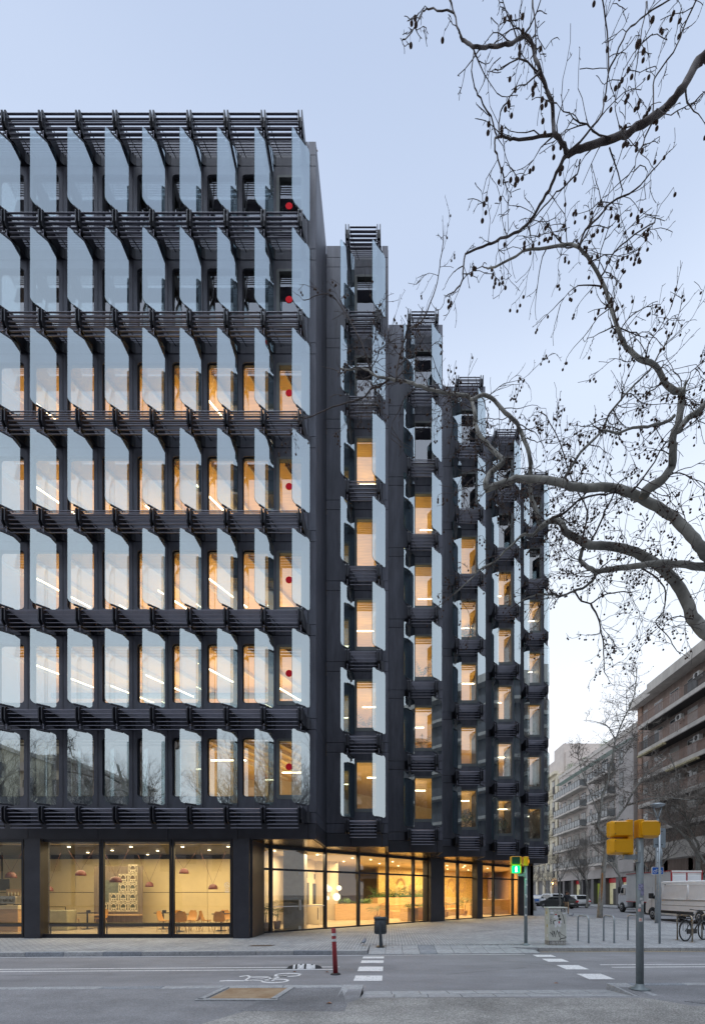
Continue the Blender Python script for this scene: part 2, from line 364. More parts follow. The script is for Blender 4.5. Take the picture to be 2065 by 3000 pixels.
# bicycle symbol painted on the lane
M['black0'] = mat('crack sealant', (.05, .05, .052), .7)
bk = MB(); F = lambda u, v: (-3.55+u*2.0, 8.62+v*.95, -.1158)
def ell(cx, cy, rx, ry, a0=0, a1=360, n=20): return [(cx+rx*math.cos(rad(a0+(a1-a0)*i/n)), cy+ry*math.sin(rad(a0+(a1-a0)*i/n))) for i in range(n+1)]
FW = lambda u, v: (-3.24+u*.65, 8.5+v*1.02, -.1158)
for pts in (ell(1.55, .18, .38, .17, -170, 170), ell(1.72, .80, .40, .17, 10, 350), [(1.5, .2), (1.2, .55), (.75, .22), (1.3, .22)], [(1.2, .55), (1.7, .8), (1.3, .22)], [(1.75, .62), (.65, .55), (.45, .72), (.25, .62)], [(.62, .55), (.62, .18), (.1, .2), (-.1, .16)], [(.75, .22), (.62, .2)]):
    bk.ribbon(pts, .085, FW)
crk = MB(); rc = random.Random(12)
for (x, y, L, a) in ((-9, 9.1, 3.2, .1), (-5.5, 11.2, 2.6, -.05), (1.2, 9.4, 2.2, .35), (6.5, 9.3, 3, -.1), (-12, 11.4, 2.5, .08), (2.6, 11.4, 1.6, -.6)):
    p = [(x, y)]
    for k in range(14): p.append((p[-1][0]+L/14*math.cos(a)+rc.uniform(-.02, .02), p[-1][1]+L/14*math.sin(a)+rc.uniform(-.035, .035)))
    crk.ribbon(p, .014, lambda u, v: (u, v, -.1175))
road('road_crack', crk.mesh(), M['black0'])
road('bicycle_road_symbol', bk.mesh(), M['paint'])
# manhole cover
road('manhole_cover', MB().prism([(-4.25, 13.35), (-3.55, 13.38), (-3.5, 13.72), (-4.2, 13.7)], -.02, .004).mesh(), mat('rusty iron cover', (.10, .075, .06), .7, .3, .3, 30, .5, 80))

# ================================================================ OFFICE BUILDING
F_ = 3.366
SX, SY = 2.575, 2.56
BD = 15.9
def XR(n): return -2.615+SX*n
def YF(n): return BD+SY*n
NB = 6                                  # main front + five stepped bays
BO = Vector((-4, 20, 0))
B = thing('office_building', BO, 'black metal clad office building with stepped bays and tilted glass fins', 'office building')
P = lambda name, me, m, loc=(0,0,0), parent=B, rot=None, world=True: obj(name, me, m, parent, loc, rot, world=(world and parent is B))
PITCH = 1.2526
XL = -22
def rel(h, r=0): return E+h+F_*r
ZTOP = E+26.95
ZFAS = E+1.93
def plate(x0, x1, z0, z1, holes=None, th=.1, g=.009):
    "cladding plate in the XZ plane, front at y=0, optional rounded hole; joint gaps all round"
    x0 += g; x1 -= g; z0 += g; z1 -= g; mb = MB()
    if not holes: mb.box(x0, x1, 0, th, z0, z1); return mb
    inner = rrect(*holes); n = len(inner)//4
    q = [(x1, z0), (x1, z1), (x0, z1), (x0, z0)]
    N_ = len(inner); vs = [(x, 0, z) for x, z in inner]+[(x, 0, z) for x, z in q]+[(x, th+.08, z) for x, z in inner]
    fs = []
    for c in range(4):
        for k in range(n-1): fs.append((N_+c, c*n+k+1, c*n+k))
        a = c*n+n-1; b = (a+1) % N_
        fs.append((N_+c, N_+(c+1) % 4, b, a))
    for i in range(N_): j = (i+1) % N_; fs.append((i, j, N_+4+j, N_+4+i))
    o = len(vs); vs += [(x, th, z) for x, z in q]
    for c in range(4): d = (c+1) % 4; fs.append((N_+d, N_+c, o+c, o+d))
    mb.add(vs, fs); return mb
def fix(me):
    bm = bmesh.new(); bm.from_mesh(me); bmesh.ops.recalc_face_normals(bm, faces=bm.faces); bm.to_mesh(me); bm.free(); return me
# main front: one plate per column and floor
WR = (-.75, .20, 3.45, 5.57, .12)        # window relative to the fin (main front)
WB = (-.68, .11, 3.52, 5.45, .0)         # window in the stepped bays and the last column
def rimmed(x0, x1, z0, z1, w=.10, r=.10, d0=-.012, d1=.10):
    "window frame ring with rounded outer corners"
    o = rrect(x0-w, x1+w, z0-w*1.5, z1+w*.9, r); i_ = rrect(x0, x1, z0, z1, .012); n = len(o)
    vs = [(x, d0, z) for x, z in o]+[(x, d0, z) for x, z in i_]+[(x, d1, z) for x, z in i_]+[(x, .0, z) for x, z in o]
    fs = [(k, (k+1) % n, n+(k+1) % n, n+k) for k in range(n)]+[(n+k, n+(k+1) % n, 2*n+(k+1) % n, 2*n+k) for k in range(n)]+[(3*n+k, 3*n+(k+1) % n, (k+1) % n, k) for k in range(n)]
    return fix(MB().add(vs, fs).mesh())
me_col = plate(-.9015, .3511, 2.905, 5.862, WR).mesh(); fix(me_col)
me_band = MB().box(-.8955, .3451, -.012, .08, 2.506, 2.899).mesh()
me_pane = MB().add([(WR[0]-.02, .09, WR[2]-.02), (WR[1]+.02, .09, WR[2]-.02), (WR[1]+.02, .09, WR[3]+.02), (WR[0]-.02, .09, WR[3]+.02)], [(0,1,2,3)]).mesh()
n_ = rrect(*WR); n_o = rrect(WR[0]+.035, WR[1]-.035, WR[2]+.035, WR[3]-.035, .09)
def ring(a, b, y0, y1):
    n = len(a); vs = [(x, y0, z) for x, z in a]+[(x, y0, z) for x, z in b]+[(x, y1, z) for x, z in b]
    return fix(MB().add(vs, [(k, (k+1) % n, n+(k+1) % n, n+k) for k in range(n)]+[(n+k, n+(k+1) % n, 2*n+(k+1) % n, 2*n+k) for k in range(n)]).mesh())
me_frame = ring(n_, n_o, .06, .088)
me_bpane = MB().add([(WB[0]-.02, .08, WB[2]-.02), (WB[1]+.02, .08, WB[2]-.02), (WB[1]+.02, .08, WB[3]+.02), (WB[0]-.02, .08, WB[3]+.02)], [(0,1,2,3)]).mesh()
me_bframe = rimmed(WB[0], WB[1], WB[2], WB[3])
me_dot = MB().lathe([(.125, 0), (.125, .003)], 28, smooth=False).mesh()
me_bcol = plate(-.92, .36, 2.905, 5.862, (WB[0]-.02, WB[1]+.02, WB[2]-.05, WB[3]+.03, .03)).mesh(); fix(me_bcol)
me_bband = MB().box(-.914, .354, -.012, .08, 2.506, 2.899).mesh()
def window(x, y, r, bay, dot=False):
    w = P('window', me_bframe if bay else me_frame, M['winframe'] if bay else M['steel'], (x, y, rel(0, r)))
    obj('pane', me_bpane if bay else me_pane, M['pane'], w)
    if dot: obj('red_dot', me_dot, M['red'], w, (-.345, .072, 4.55), (rad(90), 0, 0))
    return w
fins = []                                # (x, y, n) for every fin line
XF0 = -3.256
for r in range(7):
    for i in range(-1, 8):
        xf = XF0-PITCH*(7-i)
        if i == 7:
            P('cladding_panel', me_bcol, M['clad'], (xf, BD, rel(0, r))); P('cladding_band', me_bband, M['clad'], (xf, BD, rel(0, r)))
            window(xf, BD, r, True, True)
        else:
            P('cladding_panel', me_col, M['clad'], (xf, BD, rel(0, r))); P('cladding_band', me_band, M['clad'], (xf, BD, rel(0, r)))
            window(xf, BD, r, False)
        if r == 0: fins.append((xf, BD, 0))
for n in range(1, NB):
    xf = XF0+SX*n+.02
    for r in range(7):
        P('cladding_panel', me_bcol, M['clad'], (xf, YF(n), rel(0, r))); P('cladding_band', me_bband, M['clad'], (xf, YF(n), rel(0, r)))
        window(xf, YF(n), r, True)
    fins.append((xf-PITCH, YF(n), n)); fins.append((xf, YF(n), n))
# side plates, returns, fascia and parapets of every bay
def wallplate(x0, x1, y, z0, z1, m=M['clad'], name='cladding_panel'):
    me = MB().box(x0+.009, x1-.009, 0, .1, z0+.010, z1-.010).mesh(); return P(name, me, m, (0, y, 0))
def retplate(x, y0, y1, z0, z1, m=M['clad']):
    me = MB().box(-.1, 0, y0+.010, y1-.010, z0+.010, z1-.010).mesh(); return P('cladding_panel', me, m, (x, 0, 0))
for n in range(NB):
    xf = XF0+SX*n+(.02 if n else 0); y = YF(n); xr = XR(n); xl = XR(n-1) if n else None
    for r in range(7):
        for z0, z1 in ((2.9, 5.866), (2.5, 2.9)):
            wallplate(xf+.36, xr, y, rel(z0, r), rel(z1, r))
            if n: wallplate(xl, xf-.92, y, rel(z0, r), rel(z1, r))
    # top band + parapet
    zt = [(rel(2.5, 7), rel(2.9, 7)), (rel(2.9, 7), ZTOP)]
    for z0, z1 in zt:
        wallplate(xf+.36, xr, y, z0, z1)
        if n: wallplate(xl, xf-.92, y, z0, z1); wallplate(xf-.92, xf+.36, y, z0, z1)
        else:
            for i in range(8):
                a = XF0-PITCH*(7-i)-.92 if i else XL
                wallplate(a if i else XL, (XF0-PITCH*(6-i)-.92) if i < 7 else xf+.36, y, z0, z1)
    # fascia below the lowest shelf
    cuts = ([XL]+[XF0-PITCH*(7-i)-.9 for i in (0, 2, 4, 6)]+[xf+.36, xr]) if not n else [xl, xf-.92, xf+.36, xr]
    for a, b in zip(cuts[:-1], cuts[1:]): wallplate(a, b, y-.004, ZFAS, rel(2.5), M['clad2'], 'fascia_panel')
    # return towards the next bay
    ye = YF(n+1) if n < NB-1 else 60
    ym = [y, (y+ye)/2, ye] if n < NB-1 else [y+i*(ye-y)/8 for i in range(9)]
    for a, b in zip(ym[:-1], ym[1:]):
        retplate(xr, a+(.0 if a > y else .1), b, ZFAS, rel(2.5), M['clad2'])
        for r in range(8):
            for z0, z1 in ((2.9, 5.866), (2.5, 2.9)):
                zz0, zz1 = rel(z0, r), min(rel(z1, r), ZTOP-.01)
                if zz1 > zz0: retplate(xr, a+(.0 if a > y else .1), b, zz0, zz1)
# dark backing so nothing shows through the joints, slabs and core
pts = [(XL, BD+.13)]
for n in range(NB):
    pts += [(XR(n)-.13, YF(n)+.13)]
    if n < NB-1: pts += [(XR(n)-.13, YF(n+1)+.13)]
foot = pts+[(XR(5)-.13, 59), (XL, 59)]
for k in range(8):
    z0 = rel(5.72, k-1) if k else ZFAS+.004
    z1 = rel(2.95, k)
    if k == 7: z1 = ZTOP-.25
    me = MB().prism(foot, z0, z1).mesh()
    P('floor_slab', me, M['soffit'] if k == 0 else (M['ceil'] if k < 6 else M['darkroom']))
P('roof_edge', MB().prism([(XL, BD+.1)]+[(x, y) for n in range(NB) for x, y in ((XR(n)-.1, YF(n)+.1), (XR(n)-.1, (YF(n+1) if n < 5 else 59)+.1))]+[(XL, 59.1)], ZTOP-.25, ZTOP-.2).mesh(), M['clad'])
core = MB().prism([(XL, 22.4), (-5.5, 22.4), (-3.2, 24.2), (3.4, 30.6), (7.6, 34.8), (7.6, 58), (XL, 58)], ZFAS+.4, ZTOP-.3).mesh()
P('core_wall', core, M['core'])
P('back_wall', MB().box(XL-.2, XL, BD, 59, 0, ZTOP).mesh(), M['clad'])
P('light_stop_wall', MB().box(-7.62, -7.50, BD+.14, 22.4, rel(2.96), rel(5.71)).mesh(), M['core'])  # added wall, keeps the lamp light out of the dark left rooms
# backing strips behind plates between windows (thin dark liner on every floor)
ln = MB()
for r in range(7):
    for i in range(-1, 8):
        xf = XF0-PITCH*(7-i); a, b = (xf+WR[1]+.01, xf+PITCH+WR[0]-.01) if i < 7 else (xf+WB[1]+.03, XR(0)-.1)
        if i == 6: b = xf+PITCH+WB[0]-.03
        ln.box(a, b, BD+.105, BD+.2, rel(2.94, r), rel(5.75, r))
    for n in range(1, NB):
        xf = XF0+SX*n+.02; ln.box(XR(n-1)-.09, xf+WB[0]-.03, YF(n)+.105, YF(n)+.2, rel(2.94, r), rel(5.75, r)); ln.box(xf+WB[1]+.03, XR(n)-.1, YF(n)+.105, YF(n)+.2, rel(2.94, r), rel(5.75, r))
        ln.box(XR(n-1)-.25, XR(n-1)-.105, YF(n-1)+.2, YF(n)+.1, rel(2.94, r), rel(5.75, r))
    ln.box(XR(5)-.25, XR(5)-.105, YF(5)+.2, 58, rel(2.94, r), rel(5.75, r))
P('wall_lining', ln.mesh(), M['clad2'])

# ---- fins, brackets, louvres
L45 = .71
op = rrect(0, L45, 0, 2.49, (.10, .12, .07, .15), 5)     # (u,z) outline; u=0 is the outer edge
def finmesh():
    n = len(op); t = .010; s = math.sqrt(.5); mb = MB()
    def q(u, z, o): return (u*s+o*s, u*s-o*s, z)
    vs = [q(u, z, t) for u, z in op]+[q(u, z, -t) for u, z in op]
    fs = [tuple(range(n))]
    mb.add(vs, fs, 0)
    mb.add([q(u, z, -t+.001) for u, z in op], [tuple(range(n))[::-1]], 2)
    mb.add(vs, [(k, n+k, n+(k+1) % n, (k+1) % n) for k in range(n)], 1)
    return mb.mesh('glass_fin')
me_fin = finmesh()
M['finback'] = glass('fin rear face', .10, (.97, .98, .98), (.8, .9, .9), 0, .2)
for m_ in (M['fin'], M['fin_edge'], M['finback']): me_fin.materials.append(m_)
s5 = math.sqrt(.5)
def clampmesh(top):
    mb = MB(); c = (.25, .25, .0)
    mb.obox((.25, .25, 0), (.19*s5, .19*s5, 0), (.022*s5, -.022*s5, 0), (0, 0, .03)); return bevel(mb.mesh('clamp'), .008, 1)
me_clamp = clampmesh(True)
def bracketmesh():
    mb = MB()
    for sx in (-.055, .055):
        # plate outline in YZ: rounded nose, arm back to the wall
        o = [(-.93, 2.88), (-.90, 2.94), (-.84, 2.96), (-.78, 2.94), (.0, 2.90), (.0, 2.51), (-.30, 2.50), (-.62, 2.40), (-.76, 2.37), (-.86, 2.41), (-.93, 2.50)]
        n = len(o); t = .018
        mb.add([(sx-t, y, z) for y, z in o]+[(sx+t, y, z) for y, z in o], [tuple(range(n)), tuple(range(n, 2*n))[::-1]]+[(k, n+k, n+(k+1) % n, (k+1) % n) for k in range(n)])
    mb.box(-.040, .040, -.80, -.02, 2.52, 2.86)
    # flared root against the wall
    for sx in (-1, 1):
        c = [(.06, 0), (.06, -.16), (.075, -.10), (.11, -.05), (.17, -.015), (.20, -.013), (.20, 0)]
        mb.prism([(sx*x, y) for x, y in c], 2.51, 2.895)
    return fix(mb.mesh('bracket'))
me_br = bracketmesh()
me_postL = MB().tube([(0, -.78, 2.36), (0, -.78, 2.16)], .014, 8).tube([(0, -.78, 2.40), (0, -.78, 2.36)], .03, 8).mesh()
me_postU = MB().tube([(0, -.78, 2.93), (0, -.78, 3.03)], .012, 8).mesh()
for xf, y, n in fins:
    for k in range(8):
        b = P('bracket', me_br, M['steel'], (xf+.25, y, rel(0, k)))
        if k: obj('post', me_postL, M['blade'], b)
        if k < 7: obj('post', me_postU, M['blade'], b)
    for r in range(7):
        f = P('glass_fin', me_fin, None, (xf, y-1.03, rel(3.04, r)))
        obj('clamp', me_clamp, M['steel'], f, (0, 0, -.012)); obj('clamp', me_clamp, M['steel'], f, (0, 0, 2.49))
def blademesh(L, d=.10, t=.012, tilt=18):
    mb = MB(); c, s = math.cos(rad(tilt)), math.sin(rad(tilt))
    mb.obox((0, 0, 0), (L/2, 0, 0), (0, d/2*c, d/2*s), (0, -t*s, t*c)); return bevel(mb.mesh('louvre_blade'), .006, 1)
BL = [blademesh(PITCH-.19, .080, .009, 26)]
gaps = []
for i in range(-1, 8): gaps.append((XF0-PITCH*(7-i)+.25-PITCH/2, BD, 0))
for n in range(1, NB): gaps.append((XF0+SX*n+.02+.25-PITCH/2, YF(n), n))
stuffb = MB(); soff = MB(); rods = MB(); cnt = 0
order = sorted([(n > 1, n > 0 and 1, k, x, y, n) for x, y, n in gaps for k in range(8)], key=lambda t: (t[5] > 1, t[2] if t[5] < 2 else 9+t[2]))
bm0 = BL[0]; bv = [v.co.copy() for v in bm0.vertices]; bf = [tuple(p.vertices) for p in bm0.polygons]
for _, _, k, x, y, n in order:
    for j in range(6):
        p = Vector((x, y-.86+.028*j, rel(2.86-.1245*j, k)))
        if cnt < 300: P('louvre_blade', bm0, M['blade'], p); cnt += 1
        else: stuffb.add([v+p for v in bv], bf)
    z = rel(2.905, k)
    for q in range(13):
        yy = y-.76+.058*q
        soff.box(x-PITCH/2+.08, x+PITCH/2-.08, yy, yy+.026, z-.012, z)
    for s in (-1, 1): rods.tube([(x+s*(PITCH/2-.12), y-.85, rel(2.84, k)), (x+s*(PITCH/2-.12), y-.72, rel(2.24, k))], .008, 5)
    rods.tube([(x-PITCH/2+.10, y-.78, rel(2.82, k)), (x-PITCH/2+.42, y-.05, rel(2.70, k))], .013, 6)
P('louvre_blade', stuffb.mesh(), M['blade'])['kind'] = 'stuff'
P('soffit_slat', soff.mesh(), M['blade'])['kind'] = 'stuff'
P('tie_rod', rods.mesh(), M['steel'])['kind'] = 'stuff'
# roof railing
rl = MB()
for n in range(NB):
    x0 = XR(n-1) if n else XL; y = YF(n)+.35
    rl.bar((x0, y, ZTOP+.25), (XR(n), y, ZTOP+.25), .03, .03)
    q = x0
    while q < XR(n): rl.bar((q, y, ZTOP-.2), (q, y, ZTOP+.25), .02, .02); q += 1.25
P('roof_railing', rl.mesh(), mat('weathered rail', (.35, .22, .15), .6))

# ---- lit ceilings of the floors
def area(name, loc, sx, sy, power, col=(1, .66, .30), rot=(0, 0, 0), spread=None):
    l = bpy.data.lights.new(name, 'AREA'); l.shape = 'RECTANGLE'; l.size = sx; l.size_y = sy; l.energy = power; l.color = col
    o = bpy.data.objects.new(name, l); C.objects.link(o); o.location = loc; o.rotation_euler = rot
    if spread: l.spread = rad(spread)
    return o
UP = (rad(180), 0, 0)
leds = MB()
def ledbar(x, y, r, L=1.3, a=0):
    d = Vector((math.cos(a), math.sin(a), 0))*L/2; p = Vector((x, y, rel(5.30, r)))
    o = P('led_tube', MB().tube([p-d, p+d], .028, 6).mesh(), M['led'])
for r in range(5):
    x0, x1 = (-7.3, -3.0) if r == 0 else (-14.5, -3.0)
    area('ceiling_fill', ((x0+x1)/2, 19.2, rel(4.1, r)), x1-x0, 4.5, 15*(x1-x0), (1, .76, .34), rot=UP)  # added lamp without a fixture, spreads warm light over the ceiling
    for n in range(1, NB):
        area('ceiling_fill', (XR(n)-1.6, YF(n)+2.0, rel(4.0, r)), 1.8, 3.0, 28, (1, .78, .38), rot=UP)
    for j in range(9):
        xb = (-14.6+1.35*j) if r else (-7.2+.6*j)
        if xb < -3.4: P('ceiling_beam', MB().bar((xb, 16.3, rel(5.64, r)), (xb+2.2, 21.9, rel(5.64, r)), .05, .13).mesh(), M['core'])
    if r: P('ventilation_duct', MB().tube([(-15, 19.6+.2*r, rel(5.45, r)), (-3.4, 19.6+.2*r, rel(5.45, r))], .13, 10).mesh(), M['winframe'])
    xs = (-13.0, -10.9, -8.9, -6.6, -4.4) if r else (-6.4, -4.2)
    for j, x in enumerate(xs): ledbar(x+.25*math.sin(r*3+j), 18.0+.9*((j*5+r*3) % 3)-.3, r, 2.2 if r else 1.4, rad(62) if r else 0)
    for n in range(1, NB):
        if (n+r) % 3 != 1 or r == 0: ledbar(XF0+SX*n-.2+.3*math.sin(n*2+r), YF(n)+1.9+.3*(r % 2), r, .8)

# ---- ground floor: columns, frames, glass
G = MB(); gz1 = ZFAS
def colm(x0, x1, y0, y1, name='column', z1=None): P(name, MB().box(x0, x1, y0, y1, 0, z1 or ZFAS).mesh(), M['clad2'])
px = lambda p, D: (p-1140)*D/1301
for a, b in ((71, 117), (682, 730)): colm(px(a, 15.7), px(b, 15.7), 15.7, 16.15)
colm(px(-300, 15.7), px(-254, 15.7), 15.7, 16.15)
colm(px(732, 15.95), px(741, 15.95), 15.9, 17.4, 'column')
def gwin(x0, x1, y, n=1):
    w = P('shop_window', MB().box(x0, x1, y, y+.08, 0, .14).box(x0, x1, y, y+.08, ZFAS-.1, ZFAS).box(x0, x0+.07, y-.01, y+.09, 0, ZFAS-.001).box(x1-.07, x1, y-.01, y+.09, 0, ZFAS-.001).mesh(), M['steel'])
    obj('pane', MB().add([(x0+.07, y+.04, .14), (x1-.07, y+.04, .14), (x1-.07, y+.04, ZFAS-.1), (x0+.07, y+.04, ZFAS-.1)], [(0,1,2,3)]).mesh(), M['shop'], w)
    return w
for a, b in ((-254, 69), (119, 296), (298, 502), (504, 680)): gwin(px(a, 15.85), px(b, 15.85), 15.85)
def dl(p):                                # pixel column -> point on the diagonal glazing line
    a = (p-1140)/1301; y = 22.75/(1-a); return Vector((a*y, y, 0))
ms = [741, 793, 952, 1049, 1134, 1210, 1250, 1290, 1340, 1388, 1444, 1501, 1530, 1553]
d45 = Vector((s5, s5, 0)); n45 = Vector((s5, -s5, 0))
def dwin(pa, pb, z0=.06, tr=True):
    a, b = dl(pa), dl(pb)
    P('sill_rail', MB().bar(a+Vector((0,0,.03)), b+Vector((0,0,.03)), .09, .06).mesh(), M['steel']); P('head_rail', MB().bar(a+Vector((0,0,ZFAS-.06)), b+Vector((0,0,ZFAS-.06)), .09, .12).mesh(), M['steel'])
    o = P('transom', MB().bar(a+Vector((0,0,E+.97)), b+Vector((0,0,E+.97)), .085, .09).mesh(), M['steel'])
    for z0_, z1_ in ((.06, E+.925), (E+1.015, ZFAS-.12)):
        obj('pane', MB().add([a+Vector((0,0,z0_)), b+Vector((0,0,z0_)), b+Vector((0,0,z1_)), a+Vector((0,0,z1_))], [(0,1,2,3)]).mesh(), M['shop'], o)
    return o
for a, b in zip(ms[:-1], ms[1:]):
    if (a, b) == (1250, 1290): continue
    dwin(a, b)
for p in ms[:-1]:
    a = dl(p); P('mullion', MB().obox((a.x, a.y, ZFAS/2), d45*.05, n45*.09, (0, 0, ZFAS/2)).mesh(), M['steel'])
a, b = dl(1250), dl(1290); P('column', MB().obox(((a.x+b.x)/2, (a.y+b.y)/2, ZFAS/2), (b-a)/2, n45*.3, (0, 0, ZFAS/2)).mesh(), M['clad2'])
a, b = dl(1380), dl(1396); P('column', MB().obox(((a.x+b.x)/2+.2, (a.y+b.y)/2-.1, ZFAS/2), (b-a)/2, n45*.2, (0, 0, ZFAS/2)).mesh(), M['clad2'])
colm(9.2, 10.25, 31.6, 31.9); colm(10.05, 10.26, 31.6, 60)
# glass doors in the second bay: handles, hinges
a, b = dl(793), dl(952); mid = (a+b)/2
door = MB()
for q0, q1 in ((a, mid), (mid, b)):
    door.bar(q0+(q1-q0)*.06+n45*.07+Vector((0,0,1.05)), q0+(q1-q0)*.94+n45*.07+Vector((0,0,1.05)), .03, .03)
P('door_handle', door.mesh(), mat('brushed steel', (.5, .5, .5), .3, .9, .05))
dm = MB()
for q in (mid-d45*.03, mid+d45*.03): dm.obox(q+Vector((0,0,.1))+n45*.01, d45*.03, n45*.03, (0, 0, .1)); dm.obox(q+Vector((0,0,1.1))+n45*.04, d45*.02, n45*.03, (0, 0, .22)); dm.obox(q+Vector((0,0,E+.85)), d45*.05, n45*.03, (0, 0, .06))
P('door_fitting', dm.mesh(), mat('steel fitting', (.35, .35, .35), .35, .8, .05))
M['sticker'] = mat('white sticker film', (.8, .8, .8), .6, 0, .02)
def nosmoke(o3, ax, s):
    st = MB(); f = lambda u, v: tuple(Vector(o3)+Vector(ax)*u*s+Vector((0, 0, v*s)))
    st.ribbon(ell(0, 0, 1, 1), .22, f); st.ribbon([(-.7, .7), (.7, -.7)], .2, f); st.ribbon([(-.5, -.15), (.5, -.15)], .2, f); st.ribbon([(-.7, -1.5), (.7, -2.1)], .15, f); st.ribbon([(.7, -1.5), (-.7, -2.1)], .15, f)
    st.ribbon([(-1, -2.6), (1, -2.6)], .2, f); st.ribbon([(-.9, -3.0), (.9, -3.0)], .2, f)
    P('door_sticker', st.mesh(), M['sticker'])
nosmoke((px(665, 15.82), 15.82, E+(2620-2596)*15.82/1301), (1, 0, 0), .085)
nosmoke(dl(964)+n45*.02+Vector((0, 0, E+.12)), d45, .09)
nosmoke(dl(1437)+n45*.02+Vector((0, 0, E+.05)), d45, .1)
# ================================================================ GROUND FLOOR INTERIOR
M['floorin'] = mat('pale stone floor', (.55, .47, .36), .25, 0, .06, 1)
M['yellow'] = mat('ochre plaster wall', (.74, .63, .38), .7, 0, .05, 1)
M['wood'] = mat('light oak', (.58, .37, .18), .5, 0, .18, 2, stretch=(1, 1, 12))
M['woodl'] = mat('pale oak', (.62, .42, .22), .5, 0, .12, 2, stretch=(1, 1, 12))
M['gold'] = mat('gold mosaic wall', (.70, .52, .20), .5, .2, .45, 26, stretch=(1, 1, .25))
M['cream'] = mat('cream ceiling', (.72, .62, .45), .8, 0, .03)
M['black'] = mat('matt black', (.02, .02, .022), .6, 0, .05)
M['rust'] = mat('rust red enamel', (.13, .025, .018), .35, 0, .05)
M['leaf'] = mat('dark green leaf', (.05, .11, .03), .5, 0, .4, 6)
M['leaf2'] = mat('mid green leaf', (.09, .18, .05), .5, 0, .4, 6)
M['pot'] = mat('clay pot', (.33, .2, .12), .7)
fl = [(XL, BD+.02), (-5.5, BD+.02), (-5.5, 17.3), (10.0, 32.7), (10.0, 58), (XL, 58)]
P('ground_floor_surface', MB().prism(fl, -.02, .02).mesh(), M['floorin'])
P('lobby_ceiling', MB().prism([(-5.45, 17.45), (9.9, 32.8), (9.9, 45), (-5.45, 45)], ZFAS-.08, ZFAS-.05).mesh(), M['cream'])
P('cafe_ceiling', MB().prism([(XL, 16.5), (-5.5, 16.5), (-5.5, 21.5), (XL, 21.5)], ZFAS-.08, ZFAS-.05).mesh(), M['black'])
P('ceiling_trough', MB().box(XL, -5.6, 16.2, 16.42, ZFAS-.13, ZFAS-.06).mesh(), M['cream'])
q = -20.0
while q < -5.7:
    P('wall_panel', MB().box(q+.01, min(q+1.6, -5.56)-.01, 21.5, 21.6, .02, 1.62).mesh(), M['yellow']); P('wall_panel', MB().box(q+.01, min(q+1.6, -5.56)-.01, 21.5, 21.6, 1.645, ZFAS-.28).mesh(), M['yellow']); q += 1.6
P('inner_wall', MB().box(XL, -5.5, 21.62, 21.7, 0, ZFAS).mesh(), M['black']); P('inner_wall', MB().box(-5.56, -5.44, 17.0, 26.0, 0, ZFAS).mesh(), M['cream'])
P('inner_wall', MB().box(-5.44, -3.0, 25.9, 26.0, 0, ZFAS).mesh(), M['cream'])
P('lift_wall', MB().box(-4.5, -4.32, 21.6, 28.6, 0, ZFAS-.08).mesh(), M['cream'])
for k in (23.2, 25.6):
    P('lift_door', MB().box(-4.32, -4.27, k-.5, k+.5, .02, 2.15).mesh(), M['black']); P('lift_indicator', MB().box(-4.32, -4.28, k-.06, k+.06, 2.4, 2.7).mesh(), M['black'])
P('inner_wall', MB().box(-5.44, 2.6, 38.0, 38.2, 0, ZFAS).mesh(), M['yellow']); P('inner_wall', MB().box(-5.44, -5.3, 26.1, 38, 0, ZFAS).mesh(), M['wood'])
P('inner_wall', MB().box(8.9, 9.0, 38, 45, 0, ZFAS).mesh(), M['wood']); P('inner_wall', MB().box(9.9, 10.0, 33.2, 45, 0, ZFAS).mesh(), M['wood'])
P('lobby_column', MB().box(-4.62, -3.72, 19.4, 20.1, 0, ZFAS-.08).mesh(), mat('grey stone', (.32, .29, .24), .5))
bw = MB()
a = Vector((-.8, 31.0, 0)); b_ = Vector((9.0, 40.6, 0)); dd = (b_-a).normalized()
P('mosaic_wall', MB().obox(((a+b_)/2)+Vector((0, 0, ZFAS/2)), (b_-a)/2, Vector((-dd.y, dd.x, 0))*.1, (0, 0, ZFAS/2)).mesh(), M['gold'])
# gold curl reliefs along the mosaic wall
def wallpt(u, z): return a+dd*u+Vector((dd.y, -dd.x, 0))*.14+Vector((0, 0, z))
for u0, z0, rr, a0, a1 in ((2.2, 2.15, .55, -30, 160), (3.6, 2.0, .5, 150, 330), (8.2, 2.2, .6, -60, 200), (9.6, 2.2, .55, 120, 400), (11.6, 2.1, .55, -40, 180)):
    c = MB()
    for k in range(17):
        t = rad(a0+(a1-a0)*k/16); p0 = wallpt(u0+math.cos(t)*rr*.62, z0+math.sin(t)*rr*.62); p1 = wallpt(u0+math.cos(t)*rr, z0+math.sin(t)*rr)
        c.bar(p0, p1, .045, .05)
    P('curl_relief', c.mesh(), M['woodl'])
area('cafe_light', (-12.2, 18.6, ZFAS-.2), 5, 3.6, 165, (1, .76, .42)); area('cafe_light', (-7.6, 18.6, ZFAS-.2), 3.6, 3.6, 135, (1, .76, .42))
area('lobby_light', (-3.8, 20.6, ZFAS-.2), 2, 2, 130, (1, .78, .48)); area('lobby_light', (-1.6, 24.5, ZFAS-.2), 3, 3, 190, (1, .72, .38))
area('lobby_light', (1.2, 28.0, ZFAS-.2), 3, 4, 300, (1, .70, .32)); area('lobby_light', (4.2, 31.8, ZFAS-.2), 4, 3, 300, (1, .70, .34)); area('lobby_light', (7.4, 34.5, ZFAS-.2), 3, 3, 190, (1, .72, .38))
sm = MB().lathe([(.055, 0), (.055, .02)], 12).mesh()
